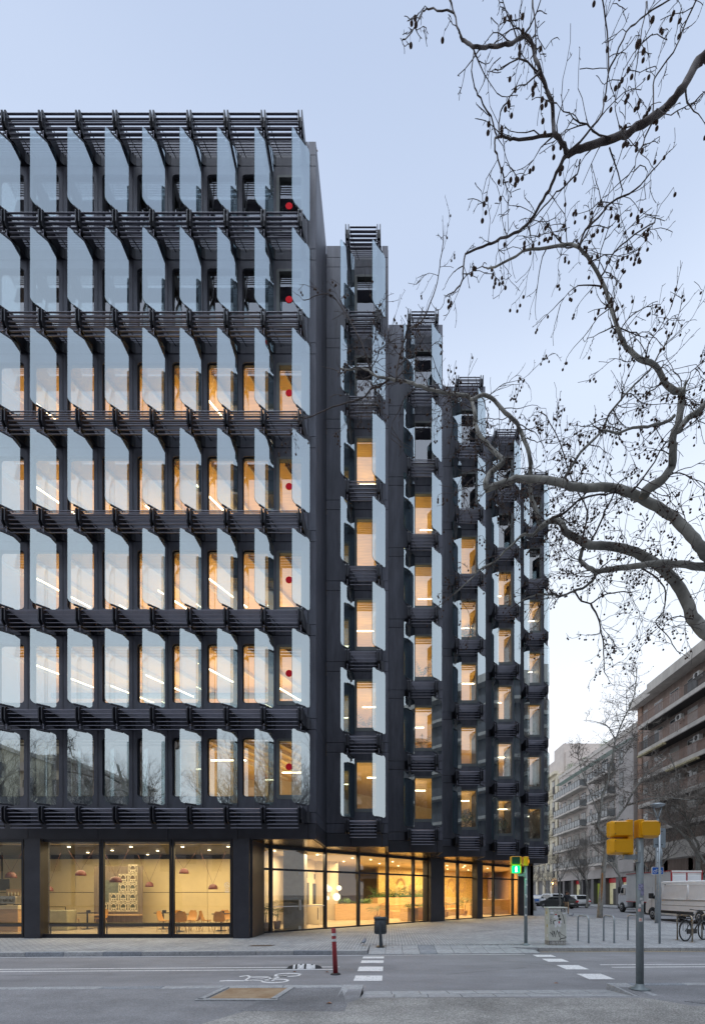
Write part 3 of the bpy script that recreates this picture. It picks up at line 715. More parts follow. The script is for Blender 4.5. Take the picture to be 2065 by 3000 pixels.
for p in [(-14.2,17.3),(-12.4,17.2),(-11.6,18.6),(-10.0,17.2),(-9.8,18.8),(-8.0,17.2),(-7.5,18.5),(-6.2,17.1),(-13.3,19.6),(-11.2,20.6)]:
    P('downlight', sm, M['spot'], (p[0], p[1], ZFAS-.15))
for p in [(-4.9,19),(-3.4,21.0),(-1.9,23.0),(-3.4,23.9),(0.2,25.6),(1.6,28.5),(3.8,29.2),(5.2,31.2),(7.2,32.5),(.6,29.5),(2.4,31.2),(-.6,27.2),(4.4,33.5),(6.2,34.8),(2.9,27.6),(-2.6,25.4),(-1.0,24.0),(5.0,29.4),(6.4,30.9)]:
    P('downlight', sm, M['spot'], (p[0], p[1], ZFAS-.13))
# pendants
def pendant(px_, py_, D, r, label, red=True):
    p = PX(px_, py_, D); t = thing('pendant_lamp', p, label, 'pendant lamp', 'red dome lamps hung on V cords')
    m = MB().lathe([(r, -.07), (r*.99, -.02), (r*.86, .07), (r*.6, .13), (r*.25, .155), (.02, .16)], 18); obj('lamp_shade', m.mesh(), M['rust'], t)
    obj('bulb', MB().lathe([(r*.8, -.068), (r*.8, -.06)], 14).mesh(), M['spot'], t)
    h = ZFAS-.12-p.z
    obj('cord', MB().tube([(0, 0, .15), (-.55, 0, h)], .005, 5).tube([(0, 0, .15), (.55, 0, h)], .005, 5).mesh(), M['rust'], t)
pendant(32, 2570, 17.2, .19, 'dark red dome pendant above the coffee counter at far left')
pendant(237, 2564, 18, .19, 'dark red dome pendant high in the middle of the second cafe window')
pendant(142, 2610, 19, .18, 'low red dome pendant half hidden by the pane edge beside the first black column')
pendant(339, 2583, 17.4, .22, 'wide bright red dome pendant in front of the breeze block screen')
pendant(438, 2597, 20, .17, 'low dark red dome pendant right of the breeze block screen')
pendant(539, 2558, 19, .19, 'higher red dome pendant in the cafe window beside the thick column')
pendant(624, 2604, 19, .19, 'lower red dome pendant in the cafe window with the no smoking sticker')
# long bolster bench right behind the cafe glass
for i, (x0, x1) in enumerate(((-16, px(69, 16.3)), (px(141, 16.3), px(290, 16.3)), (px(306, 16.3), px(497, 16.3)), (px(512, 16.3), px(676, 16.3)))):
    t = thing('window_bench', ((x0+x1)/2, 16.35, .02), ['black bolster rail behind the leftmost cafe pane', 'black bolster rail behind the second cafe pane from the left', 'black bolster rail below the breeze block screen', 'black bolster rail behind the pane with the no smoking sticker'][i], 'bench', 'bolster rails behind the cafe glass')
    w = (x1-x0)/2; obj('bolster', MB().tube([(-w, 0, .42), (w, 0, .42)], .075, 10).mesh(), M['black'], t)
    for s in (-1, 1): obj('leg', MB().bar((s*(w-.06), 0, 0), (s*(w-.06), 0, .40), .03).mesh(), M['black'], t)
# chairs and tables
def make_chair():
    t = thing('cafe_chair', (0, 0, 0), 'x', 'chair', 'orange shell chairs in the cafe')
    mb = MB(); n = 7
    prof = [(.20, .44), (.10, .43), (-.08, .43), (-.16, .47), (-.20, .58), (-.235, .72), (-.25, .84)]
    hw = [.20, .22, .22, .22, .22, .20, .12]; vs = []
    for (y, z), w in zip(prof, hw):
        for k in range(5): u = -1+k/2; vs.append((u*w, y+.03*u*u*(1 if z > .45 else 0), z+.02*u*u))
    for (y, z), w in zip(prof, hw):
        for k in range(5): u = -1+k/2; vs.append((u*w, y+.03*u*u*(1 if z > .45 else 0)-.012, z+.02*u*u-.012))
    fs = []
    for i in range(n-1):
        for k in range(4): q = i*5+k; fs += [(q, q+1, q+6, q+5), (q+35, q+40, q+41, q+36)]
    obj('seat', MB().add(vs, fs, 0, True).mesh(), mat('orange shell', (.62, .33, .08), .45), t)
    for sx in (-1, 1):
        for sy in (-1, 1): obj('leg', MB().tube([(sx*.13, sy*.12, .43), (sx*.21, sy*.21, 0)], [.016, .010], 6).mesh(), M['woodl'], t)
    return t
ch = make_chair(); used = [False]
def table(pxx, D, tag_, nch, lab):
    c = Vector((px(pxx, D), D, .02))
    t = thing('cafe_table', c, 'round dark cafe table '+lab, 'table', 'round tables in the cafe')
    obj('table_top', MB().lathe([(.38, .70), (.38, .725)], 24).mesh(), M['steel'], t); obj('pedestal', MB().lathe([(.22, 0), (.22, .02), (.035, .03), (.03, .70)], 12).mesh(), M['black'], t)
    b2 = thing('napkin_box', c+Vector((.05, 0, .725)), 'dark napkin box on the table '+lab, 'box', 'napkin boxes on cafe tables'); obj('box_body', bevel(MB().box(-.07, .07, -.05, .05, 0, .11).mesh(), .01, 1), M['black'], b2)
    for (ang, desc) in nch:
        p = c+Vector((math.cos(rad(ang))*.62, math.sin(rad(ang))*.62, 0)); rz = rad(ang+90)
        l = 'orange chair %s table %s' % (desc, lab)
        if not used[0]: ch.location = p; ch.rotation_euler = (0, 0, rz); ch['label'] = l; used[0] = True
        else: dup(ch, p, rz, l)
table(525, 18.3, 0, [(180, 'on the left of'), (10, 'on the right of'), (75, 'behind'), (-60, 'in front of')], 'left of the lower red pendant')
table(648, 18.6, 0, [(185, 'on the left of'), (100, 'behind'), (-5, 'on the right of'), (-75, 'in front of')], 'nearest the thick black column')
table(256, 19.5, 0, [(70, 'behind'), (180, 'left of')], 'beside the white counter')
table(478, 19.5, 0, [(-20, 'at the right side of')], 'by the breeze block screen')
# coffee counter at far left
t = thing('coffee_counter', (px(10, 18.4), 18.4, .02), 'oak fronted coffee counter with a pale top at far left', 'counter')
obj('counter_body', MB().box(-2.5, .85, -.3, .4, 0, .92).mesh(), M['wood'], t); obj('counter_top', bevel(MB().box(-2.55, .90, -.36, .45, .92, 1.08).mesh(), .01, 1), M['cream'], t)
t = thing('coffee_machine', (px(30, 18.4), 18.45, 1.10), 'steel espresso machine on the coffee counter', 'coffee machine')
obj('machine_body', bevel(MB().box(-.45, .35, -.2, .2, .05, .38).mesh(), .04, 2), mat('machine steel', (.4, .38, .35), .3, .8, .2, 9), t)
for x in (-.3, -.05, .2): obj('group_head', MB().lathe([(.04, .14), (.05, .2), (.05, .26)], 8, (x, -.26, 0)).mesh(), M['black'], t)
for x in (-.35, .25): obj('foot', MB().box(x-.03, x+.03, -.15, .15, 0, .05).mesh(), M['black'], t)
t = thing('wall_screen', (px(12, 19.5), 19.5, 1.72), 'black monitor hanging behind the coffee counter', 'screen')
obj('screen_panel', bevel(MB().box(-.5, .22, 0, .05, 0, .5).mesh(), .01, 1), M['black'], t); obj('ceiling_arm', MB().bar((-.14, .06, .3), (-.14, .06, ZFAS-.12-1.72), .04).mesh(), M['black'], t)
t = thing('bottle_shelf', (px(44, 19.3), 19.3, 1.44), 'lit wooden shelf lined with small bottles behind the counter', 'shelf')
obj('shelf_board', MB().box(-.55, .55, -.1, .1, -.03, 0).mesh(), M['woodl'], t); obj('shelf_back', MB().box(-.45, .55, .08, .1, 0, .34).mesh(), M['wood'], t)
obj('shelf_post', MB().bar((-.5, 0, -1.42), (-.5, 0, -.03), .04).bar((.5, 0, -1.42), (.5, 0, -.03), .04).mesh(), M['black'], t)
bo = tag(obj('bottle', MB().lathe([(.035, 0), (.035, .14), (.012, .18), (.012, .22)], 8).mesh(), mat('pale bottle', (.7, .62, .4), .2), loc=(px(25, 19.3), 19.3, 1.44)), 'leftmost pale bottle on the shelf behind the coffee counter', 'bottle', 'bottles on the shelf')
for k in range(1, 6): c = bo.copy(); C.objects.link(c); c.location = (px(25, 19.3)+k*.14, 19.3, 1.44); c['label'] = ['', 'second', 'third', 'fourth', 'fifth', 'sixth, rightmost'][k]+' pale bottle from the left on the shelf behind the coffee counter'
# white service counters beside window two
t = thing('service_counter', (px(178, 19), 19.0, .02), 'low pale service counter with a thin rail behind the second cafe pane', 'counter')
obj('counter_body', bevel(MB().box(-.6, .5, -.3, .3, 0, .86).mesh(), .05, 2), mat('olive grey laminate', (.34, .32, .20), .5), t); obj('rail', MB().bar((-.5, -.2, 1.0), (.35, -.2, 1.0), .02).bar((-.5, -.2, .85), (-.5, -.2, 1.0), .02).bar((.35, -.2, .85), (.35, -.2, 1.0), .02).mesh(), M['steel'], t)
# breeze block screen
t = thing('block_screen', (px(305, 20.5), 20.5, .9), 'screen of patterned breeze blocks stacked in uneven columns', 'screen')
bs = MB(); o_ = rrect(-.21, .21, -.21, .21, .0); 
bs.box(-.215, .215, 0, .03, -.215, -.19).box(-.215, .215, 0, .03, .19, .215).box(-.215, -.19, 0, .03, -.19, .19).box(.19, .215, 0, .03, -.19, .19)
bs.tube([(.13*math.cos(k*.524), 0, .17*math.sin(k*.524)) for k in range(13)], .022, 6)
bs.bar((-.2, .01, .2), (-.08, .01, .1), .04).bar((.2, .01, .2), (.08, .01, .1), .04).bar((-.2, .01, -.2), (-.08, .01, -.1), .04).bar((.2, .01, -.2), (.08, .01, -.1), .04).box(-.12, .12, .0, .02, -.07, -.02).bar((0, .01, -.03), (0, .01, -.17), .03)
bme = bs.mesh(); bmat = mat('pale glazed block', (.62, .56, .42), .4, 0, .2, 12); bmat2 = mat('green grey block back', (.13, .15, .12), .5, 0, .3, 8)
obj('screen_back', MB().box(-.5, 1.75, .05, .08, -.85, 1.95).mesh(), mat('brown grey panel', (.20, .16, .12), .6, 0, .25, 2, stretch=(6, 1, .4)), t)
for col, (zlo, n) in enumerate(((0, 1), (0, 1), (0, 4), (0, 5))):
    for k in range(n+(col > 1)*0+1 if col < 2 else n):
        if col < 2 and k == 1 and col == 0: continue
        z = .05+.44*k*(1 if col > 1 else 1)
        obj('relief_block', bme, bmat, t, (.0+.44*col, 0, z))
obj('block_backing', MB().box(-.22, 1.54, .035, .048, -.2, 1.3).mesh(), bmat2, t)
obj('low_shelf', MB().box(-.5, 1.75, -.3, .04, -.32, -.28).mesh(), M['woodl'], t)

# plants -------------------------------------------------------------
def fronds(mb, n, L, droop, w, seed=0, leaflets=9):
    r = random.Random(seed)
    for i in range(n):
        az = 2*math.pi*i/n+r.uniform(-.3, .3); el = r.uniform(.5, 1.35); l = L*r.uniform(.7, 1.1); p = Vector((0, 0, 0)); prev = p
        for k in range(leaflets):
            t = k/leaflets; e = el-droop*t; d = Vector((math.cos(az)*math.cos(e), math.sin(az)*math.cos(e), math.sin(e)))
            q = prev+d*l/leaflets; side = Vector((-math.sin(az), math.cos(az), 0))
            mb.add([prev-side*.006, prev+side*.006, q+side*.005, q-side*.005], [(0,1,2,3)])
            if k > 1:
                ll = w*math.sin(math.pi*min(1, (t+.1)))*1.1
                for s in (-1, 1):
                    tip = q+side*s*ll+d*ll*.6+Vector((0, 0, -.3*ll)); mb.add([q, q+d*.03, tip], [(0, 1, 2)])
            prev = q
def bushy(mb, n, rx, rz, s, seed=0):
    r = random.Random(seed)
    for i in range(n):
        v = Vector((r.gauss(0, 1), r.gauss(0, 1), r.gauss(0, 1))).normalized()*(r.random()**.4)
        c = Vector((v.x*rx, v.y*rx, v.z*rz)); d = Vector((r.uniform(-1, 1), r.uniform(-1, 1), r.uniform(-.6, .8))).normalized(); u = d.orthogonal().normalized()
        mb.add([c, c+d*s*.5+u*s*.25, c+d*s, c+d*s*.5-u*s*.25], [(0,1,2,3)])
def palm(loc, L, label, pot=True, seed=0, n=12, cat='plant', group=None):
    t = thing('potted_palm', loc, label, cat, group); h = .35 if pot else 0
    if pot: obj('pot', MB().lathe([(.13, 0), (.18, .33), (.16, .35)], 14).mesh(), M['pot'], t)
    obj('stem', MB().tube([(0, 0, h), (.02, 0, h+.25)], .025, 6).mesh(), M['pot'], t)
    mb = MB(); fronds(mb, n, L, 1.3, L*.28, seed); obj('foliage', mb.mesh(), M['leaf'], t, (.02, 0, h+.22))
palm((px(778, 18.6), 18.6, .02), 1.25, 'feathery potted palm in a clay pot beside the entrance doors', seed=3, n=14)
palm((px(750, 19.3), 19.3, .02), 1.2, 'smaller potted palm half hidden behind the black column', seed=4)
palm((px(812, 19.6), 19.6, .02), .7, 'short potted palm behind the first door leaf', seed=5)
def planter(c, L, w, h, ang, label, m=M['woodl']):
    t = thing('planter_box', c, label, 'planter', None, ang)
    obj('planter_side', MB().box(-L/2, L/2, -w/2, w/2, 0, h).mesh(), m, t)
    mb = MB(); r = random.Random(int(L*100))
    for k in range(int(L*5)):
        m2 = MB(); (fronds(m2, 7, r.uniform(.25, .45), 1.2, .09, k+9, 6) if k % 2 else bushy(m2, 60, .2, .18, .09, k))
        off = Vector((-L/2+.1+(L-.2)*r.random(), r.uniform(-.3, .3)*w, h+.03+(0 if k % 2 else .12))); mb.add([Vector(v)+off for v in m2.v], m2.f)
    obj('foliage', mb.mesh(), M['leaf2'], t)
planter((-1.9, 26.2, .02), 2.6, .7, .95, rad(10), 'pale wood planter with low ferns seen beside the turnstiles')
planter((2.55, 26.6, .02), 1.8, .6, .72, rad(45), 'grey planter with ferns against the glass right of the wide column', M['pot'])
planter((1.15, 25.6, .02), .9, .6, .72, rad(45), 'wood planter with dark succulents left of the wide column', M['woodl'])
# stepped curved bench with planting behind
t = thing('stepped_bench', (2.2, 31.2, .02), 'long tiered oak bench curving below the gold wall', 'bench')
for k, (w, h) in enumerate(((0, .45), (.7, .85), (1.4, 1.28))):
    mb = MB(); n = 14; pi_ = []; po = []
    for i in range(n+1):
        u = -3.9+7.8*i/n; vv = -1.6+w+.05*u*u*.6
        pi_.append((u*s5-vv*s5, u*s5+vv*s5)); po.append((u*s5-(vv+.7)*s5, u*s5+(vv+.7)*s5))
    obj('bench_tier', MB().prism(pi_+po[::-1], 0, h).mesh(), M['wood'] if k % 2 else M['woodl'], t)
r_ = random.Random(5)
for i in range(9):
    u = -3.2+.82*i; v = .95+.03*u*u; p = Vector((2.2+u*s5-v*s5, 31.2+u*s5+v*s5, 1.29))
    tt = thing('bench_plant', p, '', 'plant', 'green plants on the back of the tiered bench'); mb = MB(); fronds(mb, 13, r_.uniform(.8, 1.35), 1.2, .26, i, 8); bushy(mb, 260, .42, .3, .15, i)
    tt['label'] = ['leftmost', 'second from left', 'third from left', 'fourth from left', 'middle', 'fourth from right', 'third from right', 'second from right', 'rightmost'][i]+' leafy plant on the back tier of the oak bench'; obj('foliage', mb.mesh(), M['leaf2'] if i % 2 else M['leaf'], tt)
# tall fern tree by the glass
t = thing('tall_fern', (3.0, 27.1, .74), 'tall layered conifer like plant in the grey planter', 'plant'); mb = MB()
for k in range(7):
    m2 = MB(); fronds(m2, 9, .75-.08*k, .5, .16, k+40, 7); mb.add([Vector((v[0], v[1], v[2]*.35+.15+.17*k)) for v in m2.v], m2.f)
mb.tube([(0, 0, 0), (0, 0, 1.4)], .015, 5); obj('foliage', mb.mesh(), M['leaf'], t)
# turnstiles
for i in range(4):
    p = dl(1014+9*i)+(-n45)*(2.6+.1*i); t = thing('turnstile', (p.x, p.y, .02), ['nearest', 'second nearest', 'third nearest', 'farthest'][i]+' cream turnstile gate of the row in the lobby', 'turnstile', 'turnstiles in the lobby', rad(45))
    obj('cabinet', bevel(MB().box(-.07, .07, -.55, .55, 0, 1.0).mesh(), .03, 2), M['cream'], t); obj('slot_panel', MB().box(-.075, .075, -.5, -.44, .25, .85).mesh(), M['black'], t)
# reception desk
t = thing('reception_desk', (7.4, 33.4, .02), 'long pale oak reception desk on the right of the lobby', 'desk', None, rad(30))
for k in range(4): obj('desk_front', MB().box(-2+k*1.0+.01, -1+k*1.0-.01, -.35, .35, 0, 1.1).mesh(), M['woodl'], t)
# globe lamps + round column
P('round_column', MB().lathe([(.22, 0), (.22, ZFAS-.08)], 18, (px(980, 26.5), 26.5, 0)).mesh(), M['wood'])
for i, (x, y, rr, d) in enumerate(((955, 2602, .17, 'highest left'), (964, 2608, .17, 'second left'), (993, 2605, .15, 'right of the column'), (986, 2631, .22, 'largest and lowest'), (958, 2634, .13, 'smallest, low at the left'))):
    D = 25.8; p = PX(x, y, D); t = thing('globe_lamp', p, 'glowing white globe lamp, %s in the lobby' % d, 'globe lamp', 'globe lamps in the lobby')
    obj('globe', MB().lathe([(rr*math.sin(rad(k*15)), -rr*math.cos(rad(k*15))) for k in range(13)], 14).mesh(), emis('globe glow', (1, .8, .5), 1.7), t)
    obj('cord', MB().tube([(0, 0, rr), (0, 0, ZFAS-.09-p.z)], .008, 4).mesh(), M['black'], t)
for pxx, D, L, l in ((1306, 29.5, 1.3, 'tall palm leaning at the glass just right of the wide column'), (1362, 31.5, 1.2, 'palm behind the fourth pane right of the wide column'), (1425, 34.0, 1.2, 'palm beside the reception desk near the right end of the lobby'), (1105, 24.6, .9, 'low palm behind the pane above the litter bin'), (1228, 27.2, 1.1, 'palm just left of the wide column')):
    palm((px(pxx, D), D, .02), L, l, seed=pxx, n=13)
# plants inside the upper bay windows
lbs = {(1,0):0,(1,1):'spiky plants filling the window above the entrance bay, second floor',(2,1):'bushy plant in the second bay window of the second floor',(2,2):'tall pale plant in the second bay window two floors higher',(3,0):'leafy bush in the lowest window of the third bay',(4,0):'leafy tree in the lowest window of the fourth bay',(3,3):'dark leafy plant in the third bay window near mid height',(5,2):'thin plant in the last bay window near mid height'}
for (n, r), l in lbs.items():
    if not l: continue
    x = XF0+SX*n-.27; t = thing('window_plant', (x, YF(n)+.75, rel(2.96, r)), l, 'plant', 'plants inside the bay windows')
    obj('pot', MB().lathe([(.14, 0), (.19, .4)], 12).mesh(), M['pot'], t); mb = MB()
    obj('stem', MB().tube([(0, 0, .3), (.03, 0, .8)], .02, 6).mesh(), M['pot'], t)
    if n in (3, 4): bushy(mb, 420, .42, .48, .13, n)
    else: fronds(mb, 16, .95, 1.0, .16, n*7+r)
    obj('foliage', mb.mesh(), M['leaf'], t, (0, 0, 1.15 if n in (3, 4) else .75))
# roof grass
t = thing('roof_plant', (px(1078, 19.4), 19.4, ZTOP-.2), 'wispy pampas grass rising above the first stepped bay roof', 'plant'); mb = MB()
fronds(mb, 7, 1.35, .5, .14, 8, 10); obj('foliage', mb.mesh(), mat('dry grass', (.22, .23, .2), .8), t); obj('pot', MB().lathe([(.15, -.05), (.2, .02)], 10).mesh(), M['pot'], t)

# ================================================================ STREET FURNITURE
M['pole'] = mat('grey painted pole', (.20, .235, .25), .5, .2, .12, 5, .15, 40)
M['pole2'] = mat('galvanised steel', (.33, .37, .40), .45, .5, .1, 8)
M['ylw'] = mat('signal yellow plastic', (.80, .38, .004), .38, 0, .05, 2)
M['stick'] = mat('torn white stickers', (.6, .6, .6), .8, 0, .2, 30)
M['green'] = emis('green signal', (.0, .9, .22), 1.3)
M['greenman'] = emis('walking man', (.55, 1, .75), 4)
M['dgreen'] = mat('unlit lens', (.012, .04, .03), .15, 0, .1)
M['amber'] = emis('amber lens', (1, .35, .02), 1.2)
def head(w=.30, h=.30, d=.16, nm='signal_housing'):
    o = rrect(-w/2, w/2, 0, h, (.045, .045, .045, .045), 4); n = len(o)
    o2 = rrect(-w/2+.03, w/2-.03, .03, h-.03, .035, 4)
    vs = [(x, 0, z) for x, z in o]+[(x, d*.55, z) for x, z in o]+[(x*.97, d*.6, z*.98+.003) for x, z in o]+[(x, d, z) for x, z in o2]
    fs = [tuple(range(n))]+[(a*n+k, (a+1)*n+k, (a+1)*n+(k+1) % n, a*n+(k+1) % n) for a in range(3) for k in range(n)]+[tuple(range(3*n, 4*n))[::-1]]
    return fix(MB().add(vs, fs).mesh(nm))
# near pole: heads seen from behind
D0 = 7.36; base = PX(1874, 2903, D0); base.z = .0
t = thing('traffic_light', base, 'tall grey traffic light pole in the foreground, its yellow housings seen from behind', 'traffic light')
zt = PX(0, 2458, D0).z
obj('pole', MB().tube([(0, 0, .02), (0, 0, zt)], [.060, .056], 20).mesh(), M['pole'], t)
obj('base_flange', MB().lathe([(.155, .004), (.155, .022), (.075, .045), (.062, .10)], 20).mesh(), M['pole'], t)
def back_head(x0, x1, y0, y1, side, lab=None):
    a, b2 = PX(x0, y1, D0)-base, PX(x1, y0, D0)-base; w = b2.x-a.x; h = b2.z-a.z
    me = head(w, h, .20); mb = obj('signal_housing', me, M['ylw'], t, ((a.x+b2.x)/2, .10, a.z), (0, 0, rad(180)))
    # thicker stem block on the hinge side and cover screws
    sx = 1 if side > 0 else -1
    obj('hinge_block', bevel(MB().box(sx*(w/2-.085), sx*(w/2+.004), -.07, .10, -.004, h+.012).mesh(), .012, 2), M['ylw'], t, ((a.x+b2.x)/2, 0, a.z))
    for z in (.05, h-.05): obj('screw', MB().lathe([(.007, 0), (.007, .003)], 8).mesh(), M['black'], t, ((a.x+b2.x)/2-sx*(w/2-.05), -.104, a.z+z), (rad(90), 0, 0))
back_head(1785, 1848, 2408, 2457, 1); back_head(1785, 1849, 2459, 2507, 1); back_head(1866, 1929, 2407, 2458, -1)
a = PX(1826, 2521, D0)-base; b2 = PX(1868, 2507, D0)-base
obj('arm', bevel(MB().box(a.x, b2.x, -.035, .035, a.z, b2.z).mesh(), .008, 1), M['pole2'], t); obj('arm_clamp', bevel(MB().box(b2.x-.03, b2.x+.015, -.06, .03, a.z-.05, b2.z+.05).mesh(), .006, 1), M['pole2'], t)
def sticker(parent, z, ang, w, h, m, r=.0605, seed=0):
    rr = random.Random(seed); n = 6; vs = []
    for k in range(n+1):
        A = rad(ang)+(-.5+k/n)*w/r; x, y = math.cos(A)*r, math.sin(A)*r
        vs += [(x, y, z+rr.uniform(-.012, .006)), (x, y, z+h+rr.uniform(-.006, .012))]
    obj('sticker', MB().add(vs, [(2*k, 2*k+1, 2*k+3, 2*k+2) for k in range(n)]).mesh(), m, parent)
M['pink'] = mat('pink sticker', (.75, .35, .30), .7, 0, .1, 20); M['lilac'] = mat('violet spray sticker', (.24, .24, .36), .8, 0, .6, 40)
for z, an, w, h, m in ((1.66, -95, .095, .09, M['lilac']), (1.57, -70, .08, .08, M['lilac']), (1.49, -100, .04, .035, M['stick']), (1.42, -75, .05, .05, M['stick']), (1.37, -118, .035, .05, M['stick']), (1.30, -125, .04, .04, M['pink']), (1.13, -105, .06, .06, M['stick']), (1.145, -110, .032, .034, M['pink'])):
    sticker(t, z, an, w, h, m, .0605+(.001 if m is M['pink'] else 0), int(z*100))
# far pole with the lit green man
D1 = 13.7; base = PX(1540, 2772, D1); base.z = 0
t = thing('traffic_light', base, 'slim pedestrian traffic light at the far kerb showing a green walking man', 'traffic light')
obj('pole', MB().tube([(0, 0, .02), (0, 0, PX(0, 2540, D1).z)], [.052, .05], 16).mesh(), M['pole'], t)
obj('base_flange', MB().lathe([(.13, .004), (.13, .02), (.06, .06)], 16).mesh(), M['pole'], t)
for y0, y1, lit in ((2512, 2537, 0), (2538, 2563, 1)):
    a, b2 = PX(1495, y1, D1)-base, PX(1526, y0, D1)-base; w = b2.x-a.x; h = b2.z-a.z-.004
    c = Vector(((a.x+b2.x)/2, 0, a.z))
    hb = obj('signal_housing', bevel(MB().box(-w/2, w/2, -.09, .11, 0, h).mesh(), .03, 3), M['ylw'], t, c)
    obj('lens', MB().prism(rrect(-w/2+.018, w/2-.055, .014, h-.014, .03), 0, .004).mesh(), M['green'] if lit else M['dgreen'], hb, (0, -.092, 0), (rad(90), 0, 0))
    if lit:
        m = MB(); f = lambda u, v: (u*.1-.012, -.099, h*.5+v*.1)
        m.lathe([(.022, 0), (.022, .003)], 12, (0, 0, 0)); m.v = [(x-.012, -.098-z, y+h*.5+.07) for x, y, z in m.v]
        for pts, w_ in (([(0, .55), (0, -.1)], .045), ([(-.05, .4), (-.32, .05)], .026), ([(.05, .4), (.30, .1)], .026), ([(0, -.05), (-.22, -.8)], .032), ([(0, -.05), (.26, -.75)], .032)): m.ribbon(pts, w_*10, f)
        obj('walking_man', m.mesh(), M['greenman'], hb)
a = PX(1517, 2570, D1)-base; obj('arm', MB().box(a.x, -.04, -.03, .03, a.z, a.z+.075).mesh(), M['pole2'], t); obj('arm_clamp', MB().box(-.065, -.03, -.06, .03, a.z-.03, a.z+.12).mesh(), M['pole2'], t)
a = PX(1533, 2540, D1)-base; b2 = PX(1548, 2513, D1)-base
obj('side_housing', bevel(MB().box(a.x, b2.x-.02, -.09, .2, a.z, b2.z).mesh(), .02, 2), M['ylw'], t)
obj('amber_lens', MB().lathe([(.085, 0), (.07, .03), (.03, .045)], 16).mesh(), M['amber'], t, (b2.x-.018, .05, (a.z+b2.z)/2), (0, rad(90), 0))
for z, an in ((2.0, -90), (1.83, -60), (1.52, -100), (1.47, -70), (1.15, -110), (.9, -100)): sticker(t, z, an, .06, .05, M['stick'], .0535, int(z*10))
gl = bpy.data.lights.new('green_glow', 'POINT'); gl.energy = 5; gl.color = (.05, 1, .35); gl.shadow_soft_size = .1
go = bpy.data.objects.new('green_glow', gl); C.objects.link(go); go.location = PX(1511, 2550, 13.45)
# sign pole
D2 = 14.06; base = PX(1932, 2768, D2); base.z = 0
t = thing('sign_post', base, 'thin grey post with square and round sign backs and a blue bicycle sign', 'sign post')
obj('pole', MB().tube([(0, 0, 0), (0, 0, PX(0, 2428, D2).z)], .035, 12).mesh(), M['pole2'], t)
def rel2(x, y): v = PX(x, y, D2)-base; return v.x, v.z
M['signback'] = mat('grey sign back', (.27, .32, .36), .45, .4, .06, 6)
x0, z1 = rel2(1917, 2429); x1, z0 = rel2(1952, 2486)
o = rrect(x0, x1, z0, z1, .03); obj('square_sign', MB().add([(x, -.05, z) for x, z in o]+[(x, -.03, z) for x, z in o], [tuple(range(len(o))), tuple(range(len(o), 2*len(o)))[::-1]]+[(k, len(o)+k, len(o)+(k+1) % len(o), (k+1) % len(o)) for k in range(len(o))]).mesh(), M['signback'], t, (0, .09, 0))
xc, zc = rel2(1941, 2515); rx = rel2(1954, 0)[0]-xc; rz_ = rel2(0, 2487)[1]-zc
obj('round_sign', MB().lathe([(rz_, 0), (rz_, .02)], 28).mesh(), M['signback'], t, (xc, .09, zc), (rad(90), 0, rad(62)))
obj('sign_bracket', MB().bar((-.09, .04, z1-.1), (.12, .04, z1-.1), .02).bar((-.12, .04, z0+.09), (.12, .04, z0+.09), .02).bar((-.05, .04, zc+.18), (.1, .04, zc+.18), .02).bar((-.05, .04, zc-.17), (.1, .04, zc-.17), .02).mesh(), M['steel'], t)
x0, z1 = rel2(1912, 2543); x1, z0 = rel2(1946, 2565)
o = rrect(x0, x1, z0, z1, .025); o2 = rrect(x0+.012, x1-.012, z0+.012, z1-.012, .02)
bsn = obj('bicycle_sign', MB().add([(x, 0, z) for x, z in o]+[(x, .02, z) for x, z in o], [tuple(range(len(o))), tuple(range(len(o), 2*len(o)))[::-1]]+[(k, len(o)+k, len(o)+(k+1) % len(o), (k+1) % len(o)) for k in range(len(o))]).mesh(), M['sticker'], t, (0, .05, 0))
obj('sign_face', MB().add([(x, -.003, z) for x, z in o2], [tuple(range(len(o2)))]).mesh(), mat('sign blue', (.01, .12, .50), .4, 0, 0), bsn)
cx, cz = (x0+x1)/2, (z0+z1)/2-.01; f = lambda u, v: (cx+u, -.006, cz+v); m = MB()
for pts in (ell(-.085, -.02, .045, .045), ell(.085, -.02, .045, .045), [(-.085, -.02), (-.04, .045), (.05, .045), (.085, -.02)], [(-.04, .045), (.0, -.025), (.05, .045)], [(-.05, .06), (-.035, .02)], [(-.05, .065), (-.02, .068)], [(.06, .065), (.04, .045)]): m.ribbon(pts, .012, f)
obj('bicycle_pictogram', m.mesh(), M['sticker'], bsn)
# lamp post with V arms
D3 = 23.65; base = PX(1925, 2708, D3); base.z = 0
t = thing('street_lamp', base, 'tall street lamp with a flat disc head on V shaped arms behind the sign post', 'street lamp')
zv = PX(0, 2402, D3).z; zh = PX(0, 2366, D3).z
obj('pole', MB().tube([(0, 0, 0), (0, 0, 2.5), (.02, 0, zv)], [.125, .105, .075], 16).mesh(), M['pole2'], t)
obj('arm', MB().tube([(.02, 0, zv), (-.22, 0, zh)], .035, 8).mesh(), M['pole2'], t); obj('arm', MB().tube([(.02, 0, zv), (.26, 0, zh+.03)], .035, 8).mesh(), M['pole2'], t)
obj('lamp_head', MB().lathe([(.15, -.12), (.36, -.04), (.38, .02), (.2, .09), (.03, .11)], 24).mesh(), M['pole2'], t, (0, 0, zh+.08))
